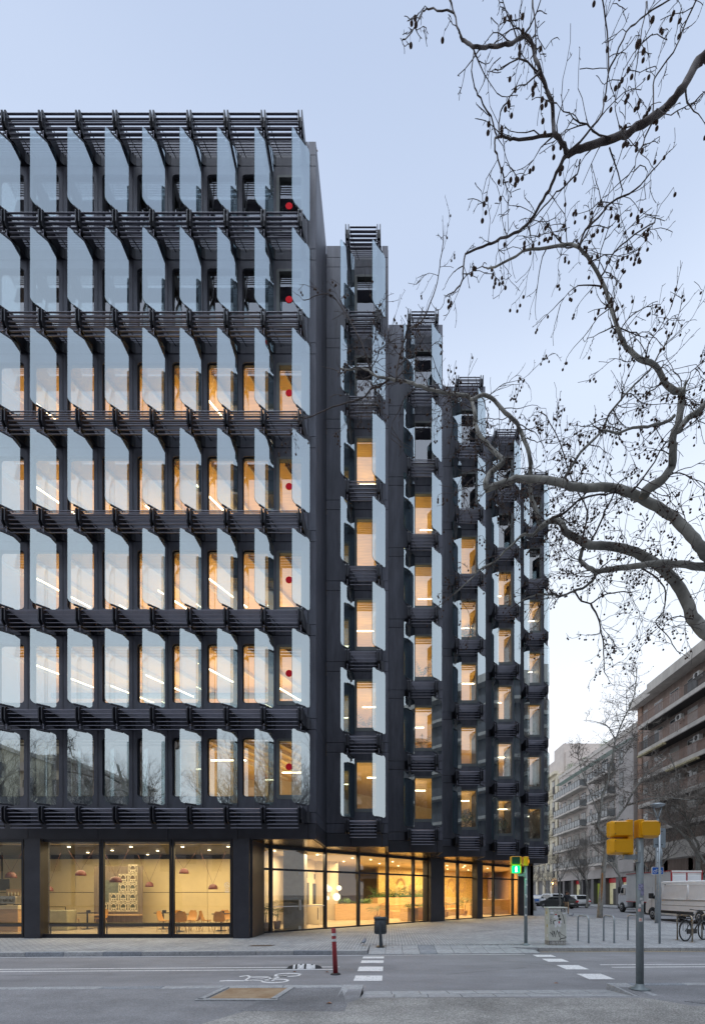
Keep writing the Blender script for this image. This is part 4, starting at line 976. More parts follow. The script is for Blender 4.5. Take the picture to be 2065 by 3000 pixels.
# bollard
D4 = 9.38; base = PX(983, 2843, D4); base.z = -.12
t = thing('bollard', base, 'dark red plastic bollard with two white bands on the road by the lane line', 'bollard')
M['bred'] = mat('faded red plastic', (.24, .018, .025), .5, 0, .2, 8, .2, 30)
H = .98; lean = -.045
ob = obj('bollard_body', MB().tube([(0, 0, .02), (lean*.5, 0, H*.5), (lean, 0, H-.01), (lean, 0, H)], [.052, .048, .046, .035], 20).mesh(), M['bred'], t)
for z in (.70, .82): obj('white_band', MB().tube([(lean*z/H, 0, z), (lean*(z+.055)/H, 0, z+.055)], .0495, 20, caps=False).mesh(), M['stick'], t)
obj('base_plate', MB().lathe([(.11, 0), (.10, .02), (.06, .035)], 20).mesh(), M['black'], t)
# lane separator (rubber hump with white strokes)
base = PX(892, 2842, 10.15); base.z = -.116
t = thing('lane_separator', base, 'black rubber lane separator hump with white stripes beside the bollard', 'lane separator', None, .04)
mb = MB(); n = 16; vs = []
for i in range(n+1):
    u = -1+2*i/n; h = .095*math.sqrt(max(0, 1-u*u))+.004; w = .11*(1-.5*u*u)
    for a, b_ in ((-1, 0), (-.55, .85), (0, 1), (.55, .85), (1, 0)): vs.append((u*.40, a*w, b_*h))
fs = [(i*5+k, i*5+5+k, i*5+6+k, i*5+1+k) for i in range(n) for k in range(4)]
sepm = MB().add(vs, fs); lm = sepm.mesh()
obj('hump', lm, [M['black'], M['paint']], t)
for p in lm.polygons:
    i = p.index//4; k = p.index % 4
    if (i in (3, 5, 7, 9, 10, 12) and k < 3) or (i in (6, 11) and k == 0): p.material_index = 1
# bin
D5 = 13.4; base = PX(1114, 2775, D5); base.z = 0
t = thing('litter_bin', base, 'round dark grey litter bin hung on a post at the kerb corner', 'litter bin')
M['bin'] = mat('dark grey perforated steel', (.06, .072, .085), .5, .4, .1, 5)
zb, zt = PX(0, 2740, D5).z, PX(0, 2692, D5).z
obj('bin_body', MB().lathe([(.16, zb), (.185, zb+.02), (.185, zt), (.175, zt), (.17, zb+.05)], 28).mesh(), M['bin'], t, (0, .1, 0))
obj('bin_rim', MB().lathe([(.192, zt-.05), (.205, zt-.04), (.205, zt+.01), (.15, zt+.02)], 28).mesh(), M['bin'], t, (0, .1, 0))
pf = MB()
for k in range(26):
    A = rad(k*360/26)
    for j in range(6): pf.box(-.008, .008, -.002, .002, 0, .045) ; L8 = len(pf.v)-8; pf.v[L8:] = [(math.cos(A)*(.1865+v[1])-math.sin(A)*v[0], math.sin(A)*(.1865+v[1])+math.cos(A)*v[0]+.1, v[2]+zb+.06+j*.065) for v in pf.v[L8:]]
o = obj('perforation', pf.mesh(), M['black'], t); o['kind'] = 'stuff'
obj('post', bevel(MB().box(-.035, .035, -.11, -.07, 0, zt-.1).mesh(), .006, 1), M['bin'], t); obj('foot_plate', MB().box(-.12, .12, -.16, .04, 0, .012).mesh(), M['bin'], t); obj('brace', MB().bar((.05, 0, 0), (.03, 0, zb+.05), .04).mesh(), M['bin'], t)
# utility cabinet
D6 = 13.75; base = PX(1628, 2773, D6); base.z = 0
t = thing('utility_cabinet', base, 'pale grey utility cabinet covered in graffiti, torn stickers and black tags', 'cabinet')
M['cab'] = mat('weathered pale cabinet', (.58, .59, .54), .6, 0, .12, 4, .1, 30, col2=(.46, .46, .42)); M['cabb'] = mat('stained concrete plinth', (.30, .29, .27), .8, 0, .35, 12)
M['ink'] = mat('black marker', (.015, .015, .018), .5, 0, 0); M['inkred'] = mat('red poster scrap', (.45, .03, .04), .7, 0, .2, 30); M['inkw'] = mat('white poster scrap', (.70, .70, .72), .8, 0, .1, 30)
w = .27; hz = 1.17
obj('cabinet_body', bevel(MB().box(-w, w, -.14, .22, .13, hz-.04).mesh(), .012, 2), M['cab'], t)
obj('roof', bevel(MB().box(-w-.03, w+.03, -.18, .26, hz-.04, hz).mesh(), .012, 2), M['cab'], t)
obj('plinth', MB().box(-w+.005, w-.005, -.135, .215, 0, .13).mesh(), M['cabb'], t)
obj('door_seam', MB().box(-w+.0, w-.0, -.1425, -.139, .127, .134).mesh(), M['black'], t)
def cabf(X, Y): return lambda u, v: (-w+.02+(u-400)/760*.52, Y, .02+(2040-v)/1640*1.12)   # sheet units of the cabinet front
fz = cabf(0, -.1432)
m = MB()
for pts, ww in (([(430,1470),(545,1600),(555,1700)],26),([(545,1410),(560,1700)],28),([(600,1430),(660,1700)],30),([(610,1440),(690,1620),(745,1400)],24),([(745,1400),(790,1500),(845,1700)],24),([(840,1460),(900,1780)],18),([(845,1450),(930,1570),(1140,1680)],20),([(1145,1680),(1130,1730),(900,1770)],36),([(915,1770),(850,1840)],40),
    ([(980,680),(1030,820),(1060,1000),(1080,1100)],26),([(690,960),(600,960),(565,1040),(610,1130)],34),([(900,590),(960,650)],10),([(720,610),(770,600)],14),
    ([(430,870),(520,905)],14),([(470,900),(430,960)],14),([(420,950),(520,990)],14),([(430,1010),(515,1010)],14),([(430,1060),(480,1050),(510,1085),(440,1120)],14),([(420,800),(520,800)],10)):
    m.ribbon(pts, ww, fz)
obj('black_tag', m.mesh(), M['ink'], t)
def blob(cx, cy, rx, ry, mt, y, seed, n=11, name='poster_scrap'):
    rr = random.Random(seed); ff = cabf(0, y); pts = [ff(cx+rx*math.cos(k*6.283/n)*rr.uniform(.6, 1.15), cy+ry*math.sin(k*6.283/n)*rr.uniform(.6, 1.15)) for k in range(n)]
    obj(name, MB().add(pts+[ff(cx, cy)], [(k, (k+1) % n, n) for k in range(n)]).mesh(), mt, t)
blob(700, 800, 110, 100, M['inkw'], -.1436, 1); blob(740, 1080, 130, 110, M['inkw'], -.1437, 2); blob(870, 1180, 70, 90, M['inkw'], -.1438, 3); blob(680, 1210, 60, 70, M['inkw'], -.1439, 4); blob(905, 1010, 70, 60, M['inkw'], -.1436, 5)
blob(820, 760, 55, 70, M['ink'], -.1442, 6); blob(860, 900, 75, 60, M['ink'], -.1443, 7); blob(690, 690, 60, 35, M['inkred'], -.1444, 8); blob(830, 1040, 40, 70, M['inkred'], -.1445, 9); blob(810, 1390, 25, 90, M['inkw'], -.1436, 10)
for i, x in enumerate((480, 650, 840)): blob(x, 490, 75, 40, M['inkw'], -.1436, 20+i)
def quad(x0, x1, y0, y1, mt, y): ff = cabf(0, y); obj('sticker', MB().add([ff(x0, y1), ff(x1, y1), ff(x1, y0), ff(x0, y0)], [(0,1,2,3)]).mesh(), mt, t)
quad(915, 1110, 420, 575, M['ink'], -.1440); quad(440, 590, 560, 650, M['inkw'], -.144); quad(1000, 1130, 600, 665, M['inkw'], -.144); quad(425, 560, 665, 710, M['pole2'], -.144)
def text(s, size, mt, parent, loc, rot=(rad(90), 0, 0), align='CENTER', name='lettering', bold=.0, sx=1):
    cu = bpy.data.curves.new(name, 'FONT'); cu.body = s; cu.size = size; cu.align_x = align; cu.extrude = .0004; cu.offset = bold
    to = bpy.data.objects.new('tmp', cu); C.objects.link(to); dg = bpy.context.evaluated_depsgraph_get(); me = bpy.data.meshes.new_from_object(to.evaluated_get(dg)); bpy.data.objects.remove(to)
    me.materials.clear(); o = obj(name, me, mt, parent, loc, rot); o.scale = (sx, 1, 1); return o
p = cabf(0, -.1455)(1012, 480); text('JMC', .045, M['inkw'], t, p, bold=.002); p = cabf(0, -.1455)(1012, 560); text('OFF', .055, M['inkw'], t, p, bold=.002)
m = MB(); rr = random.Random(3)
for k in range(9): m.ribbon([(430+k*78, 1860+rr.uniform(-10, 20)), (470+k*78+rr.uniform(-30, 30), 1930), (440+k*78, 1990)], 16, cabf(0, -.1382))
obj('white_tag', m.mesh(), M['inkw'], t)
for k, z in enumerate((.25, .55, .8, .95)): obj('side_sticker', MB().box(-w-.002, -w, -.06+.02*k, .02+.02*k, z, z+.08).mesh(), [M['inkw'], mat('yellowed tape', (.45, .36, .1))][k % 2], t)
# bike racks
def rack_mesh(W, H, r=.029, bend=.14):
    pts = [(-W/2, 0, 0), (-W/2, 0, H-bend)]+[(-W/2+bend-bend*math.cos(rad(a)), 0, H-bend+bend*math.sin(rad(a))) for a in (22, 45, 67, 90)]+[(W/2-bend+bend*math.sin(rad(a)), 0, H-bend+bend*math.cos(rad(a))) for a in (0, 22, 45, 67, 90)]+[(W/2, 0, 0)]
    return MB().tube(pts, r, 10).mesh('rack_tube')
rk = None
for x0, x1, y0, y1, l in ((1693, 1724, 2760, 2767, 'grey hoop bike rack right beside the graffiti cabinet'), (1768, 1799, 2760, 2767, 'grey hoop bike rack second from the cabinet'), (1839, 1872, 2758, 2765, 'grey hoop bike rack half hidden by the foreground traffic light pole')):
    a = PX(x0, y0, E*1301/(y0-2620)); b_ = PX(x1, y1, E*1301/(y1-2620)); c = (a+b_)/2; rz = math.atan2(b_.y-a.y, b_.x-a.x); L = (b_-a).length
    t = thing('bike_rack', (c.x, c.y, 0), l, 'bike rack', 'hoop bike racks on the pavement', rz); obj('rack_tube', rack_mesh(L, .86), M['pole2'], t)
M['chrome'] = mat('rusty chrome', (.42, .40, .36), .3, .75, .35, 14, col2=(.30, .22, .14))
for x0, x1, y0, y1, l in ((1984, 2028, 2757, 2764, 'rusty chrome bike rack with flat feet in front of the parked bicycle'), (2056, 2095, 2756, 2764, 'rusty chrome bike rack at the right edge behind the bicycle')):
    a = PX(x0, y0, E*1301/(y0-2620)); b_ = PX(x1, y1, E*1301/(y1-2620)); c = (a+b_)/2; rz = math.atan2(b_.y-a.y, b_.x-a.x); L = (b_-a).length
    t = thing('bike_rack', (c.x, c.y, 0), l, 'bike rack', None, rz); obj('rack_tube', rack_mesh(L, .86, .026), M['chrome'], t)
    for s in (-1, 1): obj('foot_plate', MB().lathe([(.08, 0), (.08, .008)], 14, (s*L/2, 0, 0)).mesh(), M['chrome'], t)
# bicycle
t = thing('bicycle', (10.32, 15.0, 0), 'black city bicycle with a rear basket parked at the right edge', 'bicycle', None, rad(26))
def wheel(parent, x):
    wl = empty('wheel', (x, 0, .34)); wl.parent = parent
    obj('tyre', MB().tube([(.33*math.cos(rad(k*15)), 0, .33*math.sin(rad(k*15))) for k in range(25)], .021, 7, caps=False).mesh(), M['black'], wl)
    obj('rim', MB().tube([(.30*math.cos(rad(k*15)), 0, .30*math.sin(rad(k*15))) for k in range(25)], .010, 6, caps=False).mesh(), M['pole2'], wl)
    sp = MB()
    for k in range(18): sp.tube([(0, .02*(-1)**k, 0), (.30*math.cos(rad(k*20)), 0, .30*math.sin(rad(k*20)))], .0018, 3)
    obj('spokes', sp.mesh(), M['pole2'], wl)
wheel(t, .52); wheel(t, -.52)
fr = MB()
for a, b_, r in (((-.52, 0, .34), (-.08, 0, .30), .014), ((-.08, 0, .30), (.36, 0, .72), .024), ((-.08, 0, .30), (-.22, 0, .80), .02), ((-.52, 0, .34), (-.2, 0, .66), .012), ((.36, 0, .66), (.34, 0, .98), .02), ((.37, 0, .70), (.52, 0, .34), .018), ((-.2, 0, .62), (.34, 0, .78), .016)): fr.tube([a, b_], r, 8)
obj('frame', fr.mesh(), M['black'], t); obj('saddle', bevel(MB().box(-.36, -.10, -.07, .07, .84, .90).mesh(), .03, 2), M['black'], t)
obj('handlebar', MB().tube([(.2, -.28, 1.04), (.32, -.2, 1.02), (.34, 0, 1.0), (.32, .2, 1.02), (.2, .28, 1.04)], .014, 8).mesh(), M['black'], t)
bk_ = MB()
for z in (0, .07, .14, .21): bk_.bar((.42, -.17, .78+z), (.74, -.17, .78+z), .012).bar((.42, .17, .78+z), (.74, .17, .78+z), .012).bar((.42, -.17, .78+z), (.42, .17, .78+z), .012).bar((.74, -.17, .78+z), (.74, .17, .78+z), .012)
for k in range(7):
    for s in (-.17, .17): bk_.bar((.42+.053*k, s, .78), (.42+.053*k, s, .99), .008)
bk_.box(.42, .74, -.17, .17, .775, .785); obj('basket', bk_.mesh(), M['black'], t, (-1.12, 0, -.02)); obj('fender', MB().tube([(-.52+.36*math.cos(rad(a)), 0, .34+.36*math.sin(rad(a))) for a in range(20, 170, 15)], .02, 6).mesh(), M['black'], t)
obj('chain_guard', bevel(MB().box(-.5, .05, -.05, -.02, .24, .40).mesh(), .02, 2), M['black'], t); obj('rear_rack', MB().bar((-.75, -.06, .74), (-.2, -.06, .74), .015).bar((-.75, .06, .74), (-.2, .06, .74), .015).bar((-.52, .08, .34), (-.55, .06, .74), .012).bar((-.52, -.08, .34), (-.55, -.06, .74), .012).mesh(), M['black'], t); obj('kickstand', MB().tube([(-.1, .03, .3), (-.12, .16, .0)], .01, 6).mesh(), M['pole2'], t)
# pigeons
def pigeon(loc, rz, label):
    t = thing('pigeon', loc, label, 'bird', None, rz); g1 = mat('grey feathers', (.22, .23, .27), .7, 0, .35, 20)
    obj('body', MB().tube([(-.16, 0, .10), (-.09, 0, .115), (-.03, 0, .125), (.04, 0, .135), (.08, 0, .16), (.095, 0, .195), (.115, 0, .215), (.135, 0, .21)], [.008, .035, .055, .055, .042, .026, .026, .012], 12).mesh(), g1, t)
    obj('tail', MB().prism([(-.24, -.025), (-.24, .025), (-.12, .02), (-.12, -.02)], .085, .10).mesh(), M['steel'], t); obj('beak', MB().tube([(.13, 0, .21), (.16, 0, .202)], [.006, .001], 5).mesh(), M['black'], t)
    for s in (-1, 1): obj('leg', MB().tube([(.0, s*.02, .09), (.01, s*.02, .0), (.035, s*.02, .003)], .004, 5).mesh(), M['rust'], t); obj('wing', MB().tube([(.05, s*.04, .15), (-.05, s*.05, .125), (-.15, s*.025, .105)], [.012, .022, .004], 6).mesh(), M['signback'], t)
pigeon((px(1066, 13.6), 13.6, 0), rad(70), 'grey pigeon pecking at the kerb left of the litter bin')
pigeon((px(1675, 30), 30, 0), rad(10), 'pigeon low over the paving behind the graffiti cabinet')
# leaves and litter
for (x, y, z, nm) in ((863, 2852, -.119, 'leaf'), (958, 2853, -.119, 'leaf'), (964, 2945, .002, 'leaf'), (1150, 2781, .001, 'paper_scrap'), (1629, 2886, -.02, 'leaf')):
    D = (E-z)*1301/(y-2620); p = PX(x, y, D)
    tag(obj(nm, MB().add([(-.05, -.01, .012), (0, -.025, .03), (.05, 0, .01), (0, .03, .022)], [(0,1,2,3)]).mesh(), mat('dead leaf', (.5, .22, .1) if nm == 'leaf' else (.8, .8, .8)), loc=(p.x, p.y, z)), {863: 'orange brown dead leaf on the lane above the painted bicycle', 958: 'orange brown dead leaf on the lane beside the bollard foot', 964: 'orange brown dead leaf on the dark asphalt patch', 1150: 'scrap of white paper on the paving right of the litter bin', 1629: 'dry leaf on the granite dropped kerb in the foreground'}[x], 'leaf' if nm == 'leaf' else 'litter')
# ================================================================ STREET ON THE RIGHT
M['conc'] = mat('stained beige concrete', (.58, .54, .49), .85, 0, .14, 1.2, .2, 20, stretch=(1, 1, .3))
M['beige'] = mat('grey beige stone facade', (.60, .54, .50), .85, 0, .08, .8)
M['beige2'] = mat('darker stone bay', (.46, .425, .405), .85, 0, .08, .8)
M['creamw'] = mat('cream stone facade', (.70, .64, .50), .85, 0, .1, 1)
M['dwin'] = mat('dark window glass', (.05, .06, .07), .08, 0, .3, .4, spec=.9)
M['wframe'] = mat('white window frame', (.6, .6, .58), .5)
M['shut'] = mat('roller shutter', (.42, .41, .38), .6, 0, .08, 2)
M['iron'] = mat('dark iron railing', (.06, .055, .055), .6)
M['brail'] = mat('brown railing', (.30, .20, .16), .6)
M['bglass'] = mat('grey balcony panel', (.22, .235, .24), .25, 0, .1, 1)
M['awn'] = mat('yellow striped awning edge', (.46, .40, .24), .8, 0, .6, 14)
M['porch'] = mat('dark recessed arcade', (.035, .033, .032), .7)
M['pier'] = mat('dark stone pier', (.13, .125, .13), .6, 0, .1, 2)
FX = 30.2
KXR = 25.0
pr = MB(); pr.prism([(KXR, 31), (160, -104), (160, 200), (KXR, 200)], -.4, 0)
rp = road('pavement', pr.mesh(), M['paver'])
kk = road('kerb', MB().box(KXR-.2, KXR, 31, 90, -.3, .003).mesh(), M['granite'])
def bx(parent, name, x0, x1, y0, y1, z0, z1, m, bev=0):
    me = MB().box(x0, x1, y0, y1, z0, z1).mesh(name); 
    if bev: bevel(me, bev, 1)
    return obj(name, me, m, parent, world=True)
def railing(parent, x, y0, y1, z, h, m, step=.14, name='railing'):
    mb = MB().bar((x, y0, z+h), (x, y1, z+h), .06, .05).bar((x, y0, z+.08), (x, y1, z+.08), .03)
    q = y0
    while q < y1: mb.box(x-.015, x+.015, q-.022, q+.022, z, z+h); q += step
    return obj(name, mb.mesh(), m, parent, world=True)
# --- brown apartment block with long balconies
y0, y1 = 35.0, 53.7
b = thing('brick_apartment_block', (36, 44, 0), 'brown brick apartment block with long railed balconies behind bare trees at right', 'apartment block')
TOP = 23.9
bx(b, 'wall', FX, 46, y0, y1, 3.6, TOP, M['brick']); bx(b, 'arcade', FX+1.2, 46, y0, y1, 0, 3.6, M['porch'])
bx(b, 'roof_slab', FX-1.45, 46, y0-1, 49.6, TOP, TOP+1.0, M['conc']); bx(b, 'roof_slab', FX-1.0, 46, 49.6, y1+.5, TOP-.02, TOP+.9, M['conc'])
bx(b, 'corner_pier', FX-.15, FX+.3, 52.9, y1+.05, 3.6, TOP, mat('pink brick pier', (.42, .27, .20), .85, 0, .1, 9))
bx(b, 'parapet_band', FX-1.35, FX, y0-1, y1-1.2, 5.2, 6.9, M['conc'])
for k in range(5):
    s = 20.95-3.05*k
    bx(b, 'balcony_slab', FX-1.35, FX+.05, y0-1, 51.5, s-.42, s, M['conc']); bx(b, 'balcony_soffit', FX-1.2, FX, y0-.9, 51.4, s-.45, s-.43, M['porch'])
    for a0, a1, mm in ((y0-1, 39.2, M['brail']), (39.4, 43.5, M['iron'] if k == 0 else M['brail']), (43.7, 47.6, M['brail']), (47.7, 51.5, M['brail'] if k != 1 else M['iron'])): railing(b, FX-1.3, a0, a1, s, 1.0, mm)
    if k in (1, 2): bx(b, 'awning_edge', FX-1.6, FX-1.2, 46.5 if k == 1 else 41.5, 51.3 if k == 1 else 46, s-.66, s-.5+.02, M['awn'])
    for j, yw in enumerate((36.4, 38.9, 41.4, 44.2, 47.0, 49.8, 52.3)):
        z0 = s+.05; w = .75 if j != 6 else .45
        o = bx(b, 'window', FX-.03, FX+.1, yw-w, yw+w, z0, z0+2.15, M['wframe'] if (j+k) % 3 else M['shut'])
        bx(o, 'pane', FX-.05, FX-.035, yw-w+.08, yw-.04, z0+.08, z0+2.05, M['dwin']) if False else None
        mb = MB().box(FX-.05, FX-.032, yw-w+.08, yw-.04, z0+.1, z0+2.05).box(FX-.05, FX-.032, yw+.04, yw+w-.08, z0+.1, z0+2.05)
        if (j*3+k*2) % 5 != 1: obj('pane', mb.mesh(), M['dwin'], o)
    for yy in ((38, 45.3) if k % 2 else (40, 42.6)):
        o = bx(b, 'air_conditioner', FX-.5, FX-.08, yy, yy+.85, s+1.5, s+2.1, M['wframe'], .03)
        obj('fan_grille', MB().lathe([(.22, 0), (.22, .01)], 16).mesh(), M['iron'], o, (FX-.5, yy+.42, s+1.8), (0, rad(-90), 0))
for yy in (36.5, 40.5, 44.5, 48.5, 52.8): bx(b, 'pier', FX, FX+.7, yy-.35, yy+.35, 0, 5.15, M['conc'])
# --- grey beige block with glass balconies
y0, y1 = 54.0, 79.0; TOP = 21.9
b = thing('stone_apartment_block', (36, 66, 0), 'grey beige stone apartment block with curved glass panelled balconies in mid street', 'apartment block')
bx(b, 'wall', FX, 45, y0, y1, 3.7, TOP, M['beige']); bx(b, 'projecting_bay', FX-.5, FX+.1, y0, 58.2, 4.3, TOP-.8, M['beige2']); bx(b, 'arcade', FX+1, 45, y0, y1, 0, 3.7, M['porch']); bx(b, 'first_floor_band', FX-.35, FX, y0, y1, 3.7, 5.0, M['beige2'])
bx(b, 'parapet', FX-.12, FX+.2, y0, y1, TOP, TOP+.5, M['conc']); bx(b, 'penthouse_wall', FX+2.5, 44, 57, 78, TOP, TOP+2.4, M['beige2'])
sl_ = MB(); q = y0
while q < y1-1: sl_.box(FX-1.0, FX, q, q+.09, TOP-1.42, TOP-1.36); q += .32
obj('cornice_louvres', sl_.mesh(), mat('green glass slat', (.25, .33, .30), .3), b, world=True)['kind'] = 'stuff'
def balc(parent, ya, yb, s, x=FX, dep=1.15):
    o = bx(parent, 'balcony', x-dep, x, ya, yb, s-.32, s-.04, M['conc'])
    mb = MB(); n = max(3, round((yb-ya)/.95))
    for i in range(n): q0 = ya+(yb-ya)*i/n+.05; q1 = ya+(yb-ya)*(i+1)/n-.05; mb.box(x-dep+.03, x-dep+.05, q0, q1, s+.06, s+.92)
    mb.box(x-dep+.05, x-.05, ya+.02, ya+.04, s+.06, s+.92)
    obj('balcony_panel', mb.mesh(), M['bglass'], o)
    mb = MB().bar((x-dep+.02, ya, s+.99), (x-dep+.02, yb, s+.99), .05).bar((x-dep, ya+.02, s+.99), (x, ya+.02, s+.99), .05)
    for i in range(n+1): q0 = ya+(yb-ya)*i/n; mb.box(x-dep, x-dep+.04, q0-.02, q0+.02, s-.04, s+.99)
    obj('balcony_rail', mb.mesh(), M['iron'], o)
for k in range(5):
    s = 18.0-3.05*k
    balc(b, 59.2, 65.4, s); balc(b, 67.6, 78.4, s, dep=1.25)
    for yw, w, m1 in ((60.2, .6, 0), (62.2, .9, 0), (64.6, .5, 1), (66.5, .4, 0), (69.0, .8, 0), (71.6, 1.0, 1), (74.4, .7, 0), (76.6, .7, 0), (78.3, .35, 0)):
        o = bx(b, 'window', FX-.02, FX+.1, yw-w, yw+w, s, s+2.25, M['iron'])
        bx2 = MB().box(FX-.04, FX-.022, yw-w+.06, yw-.03, s+.05, s+2.15).box(FX-.04, FX-.022, yw+.03, yw+w-.06, s+.05, s+(2.15 if not m1 else 1.4))
        obj('pane', bx2.mesh(), M['dwin'], o)
        if m1 or (k+int(yw)) % 3 == 0: obj('shutter', MB().box(FX-.07, FX-.045, yw-w+.04, yw+w-.04, s+1.3, s+2.2).mesh(), M['shut'], o)
    for yw in (56.9,):
        o = bx(b, 'window', FX-.52, FX-.4, yw-.55, yw+.55, s+.1, s+2.2, M['iron']); obj('pane', MB().box(FX-.54, FX-.522, yw-.49, yw-.02, s+.16, s+2.1).box(FX-.54, FX-.522, yw+.02, yw+.49, s+.16, s+2.1).mesh(), M['dwin'] if k else M['bglass'], o)
for yy in (54.6, 58.2, 61.8, 65.4, 69, 72.6, 76.2): bx(b, 'pier', FX-.3, FX+.5, yy-.4, yy+.4, 0, 3.7, M['pier'])
M['shopl'] = mat('lit shop window', (.3, .3, .25), .3, 0, .4, 1.2, emit=(.8, .75, .45), estr=.22); M['shopr'] = mat('red shop fascia', (.25, .02, .03), .5, 0, .1, emit=(.8, .05, .06), estr=.10); M['shopg'] = mat('green shop poster', (.25, .32, .05), .5, 0, .3, 2, emit=(.5, .6, .1), estr=.12)
for i, yy in enumerate((56.4, 60, 63.6, 67.2, 70.8, 74.4)):
    o = bx(b, 'shop_front', FX+.3, FX+.4, yy-1.4, yy+1.4, .1, 3.0, [M['shopl'], M['shopl'], M['shopg'], M['porch'], M['shopl'], M['porch']][i]); obj('shop_door', MB().box(FX+.24, FX+.29, yy-.5, yy+.4, .1, 2.2).box(FX+.22, FX+.28, yy-1.4, yy-1.3, .1, 3.0).mesh(), M['iron'], o)
    obj('shop_sign', MB().box(FX+.2, FX+.3, yy-1.4, yy+1.4, 3.02, 3.6).mesh(), M['shopr'] if i in (0, 1, 4) else M['porch'], o)
for i, (yy, rr) in enumerate(((64, .8), (76, .9), (70.5, .5))):
    t = thing('roof_shrub', (FX+.9, yy, TOP+.45), ['round clipped shrub on the roof edge of the stone block', 'wide green shrub on the far roof edge of the stone block', 'small shrub between the two on the roof edge'][i], 'shrub'); mb = MB(); bushy(mb, 500, rr, rr, .16, i); obj('foliage', mb.mesh(), M['leaf2'], t, (0, 0, rr*.8)); obj('pot', MB().lathe([(.25, 0), (.3, .3)], 10).mesh(), M['pot'], t)
# --- cream old building far down the street
b = thing('cream_old_building', (36, 87, 0), 'cream ornate old building with stone balconies at the end of the street', 'building')
y0, y1 = 79.3, 97; TOP = 23
bx(b, 'wall', FX-.2, 45, y0, y1, 4, TOP, M['creamw']); bx(b, 'ground_storey', FX-.1, 45, y0, y1, 0, 4, M['pier']); bx(b, 'cornice', FX-.75, FX, y0, y1, TOP, TOP+.5, M['creamw']); bx(b, 'attic', FX+1.5, 44, y0, y1, TOP+.5, TOP+4, M['beige'])
bx(b, 'stair_head', FX+1.2, 40, 80, 84.5, TOP+.5, TOP+5.6, M['beige'])
for k in range(5):
    s = 4.4+3.75*k; bx(b, 'string_course', FX-.32, FX-.19, y0, y1, s-.3, s-.12, M['creamw'])
    for yw in (81, 83.6, 86.4, 89.2, 92):
        o = bx(b, 'window', FX-.26, FX-.1, yw-.55, yw+.55, s+.1, s+2.6, M['iron']); obj('shutter', MB().box(FX-.29, FX-.262, yw-.5, yw+.5, s+1.6, s+2.5).mesh(), M['shut'], o); obj('pediment', MB().box(FX-.4, FX-.2, yw-.75, yw+.75, s+2.7, s+2.9).mesh(), M['creamw'], o)
        o = bx(b, 'balcony', FX-.95, FX-.2, yw-.95, yw+.95, s-.1, s+.05, M['creamw']); mb = MB().bar((FX-.9, yw-.95, s+1.0), (FX-.9, yw+.95, s+1.0), .1)
        for q in range(9): mb.lathe([(.03, 0), (.055, .35), (.03, .9)], 6, (FX-.9, yw-.88+.22*q, s+.05))
        obj('balustrade', mb.mesh(), M['creamw'], o)
for yy in (82, 86, 90): bx(b, 'pier', FX-.35, FX, yy-.5, yy+.5, 0, 4, M['creamw'])
t = thing('wall_lantern', (FX-.6, 80.5, 3.4), 'orange glowing lantern on the ground floor of the cream building', 'lantern'); obj('lantern_glass', MB().lathe([(.05, -.2), (.16, .1), (.05, .2)], 8).mesh(), emis('lantern glow', (1, .5, .12), 14), t); obj('arm', MB().bar((0, 0, .2), (.5, 0, .3), .04).mesh(), M['iron'], t)
# buildings farther along and on the far side of the crossing avenue
def plain(name, label, x0, x1, y0, y1, H, m, faces, cat='building'):
    b = thing(name, ((x0+x1)/2, (y0+y1)/2, 0), label, cat); obj('wall', MB().box(x0, x1, y0, y1, 0, H).mesh(), m, b, world=True)
    bx(b, 'cornice', x0-.4, x1+.4, y0-.4, y1+.4, H, H+.5, M['conc'])
    wm = MB().box(-.6, .6, -.05, .05, 0, 2.1).mesh(); bm_ = MB().box(-1.1, 1.1, -.5, .5, -.15, 0).box(-1.1, 1.1, -.5, -.45, .0, .9).mesh()
    for fc in faces:
        n = int(((x1-x0) if fc in 'NS' else (y1-y0))/3.2); fl_ = int((H-4)/3.2)
        for j in range(n):
            for k in range(fl_):
                u = (j+.5)/n; z = 4.3+k*3.2
                p = {'N': (x0+(x1-x0)*u, y1+.02, z), 'S': (x0+(x1-x0)*u, y0-.02, z), 'W': (x0-.02, y0+(y1-y0)*u, z), 'E': (x1+.02, y0+(y1-y0)*u, z)}[fc]
                r3 = (0, 0, {'N': rad(180), 'S': 0, 'W': rad(-90), 'E': rad(90)}[fc])
                obj('window', wm, M['dwin'], b, p, r3, world=True)
                if j % 2 == 0: obj('balcony', bm_, M['conc'], b, p, r3, world=True)
    return b
plain('far_building', 'pale building closing the view beyond the cream one', 30.4, 44, 98, 130, 24, M['beige'], 'W')
cols = [M['creamw'], M['beige'], M['brick'], M['conc']]
labs = ['cream', 'grey beige', 'brown brick', 'stained concrete', 'cream taller', 'beige lower']
for i, (x0, x1, H) in enumerate(((-62, -40, 21), (-39.5, -20, 23), (-19.5, 0, 20), (.5, 19.5, 24), (20, 40, 21), (40.5, 66, 22))):
    plain('opposite_building', labs[i]+' building across the avenue behind the viewpoint, seen only mirrored in the glass', x0, x1, -40, -24, H, cols[i % 4], 'N')
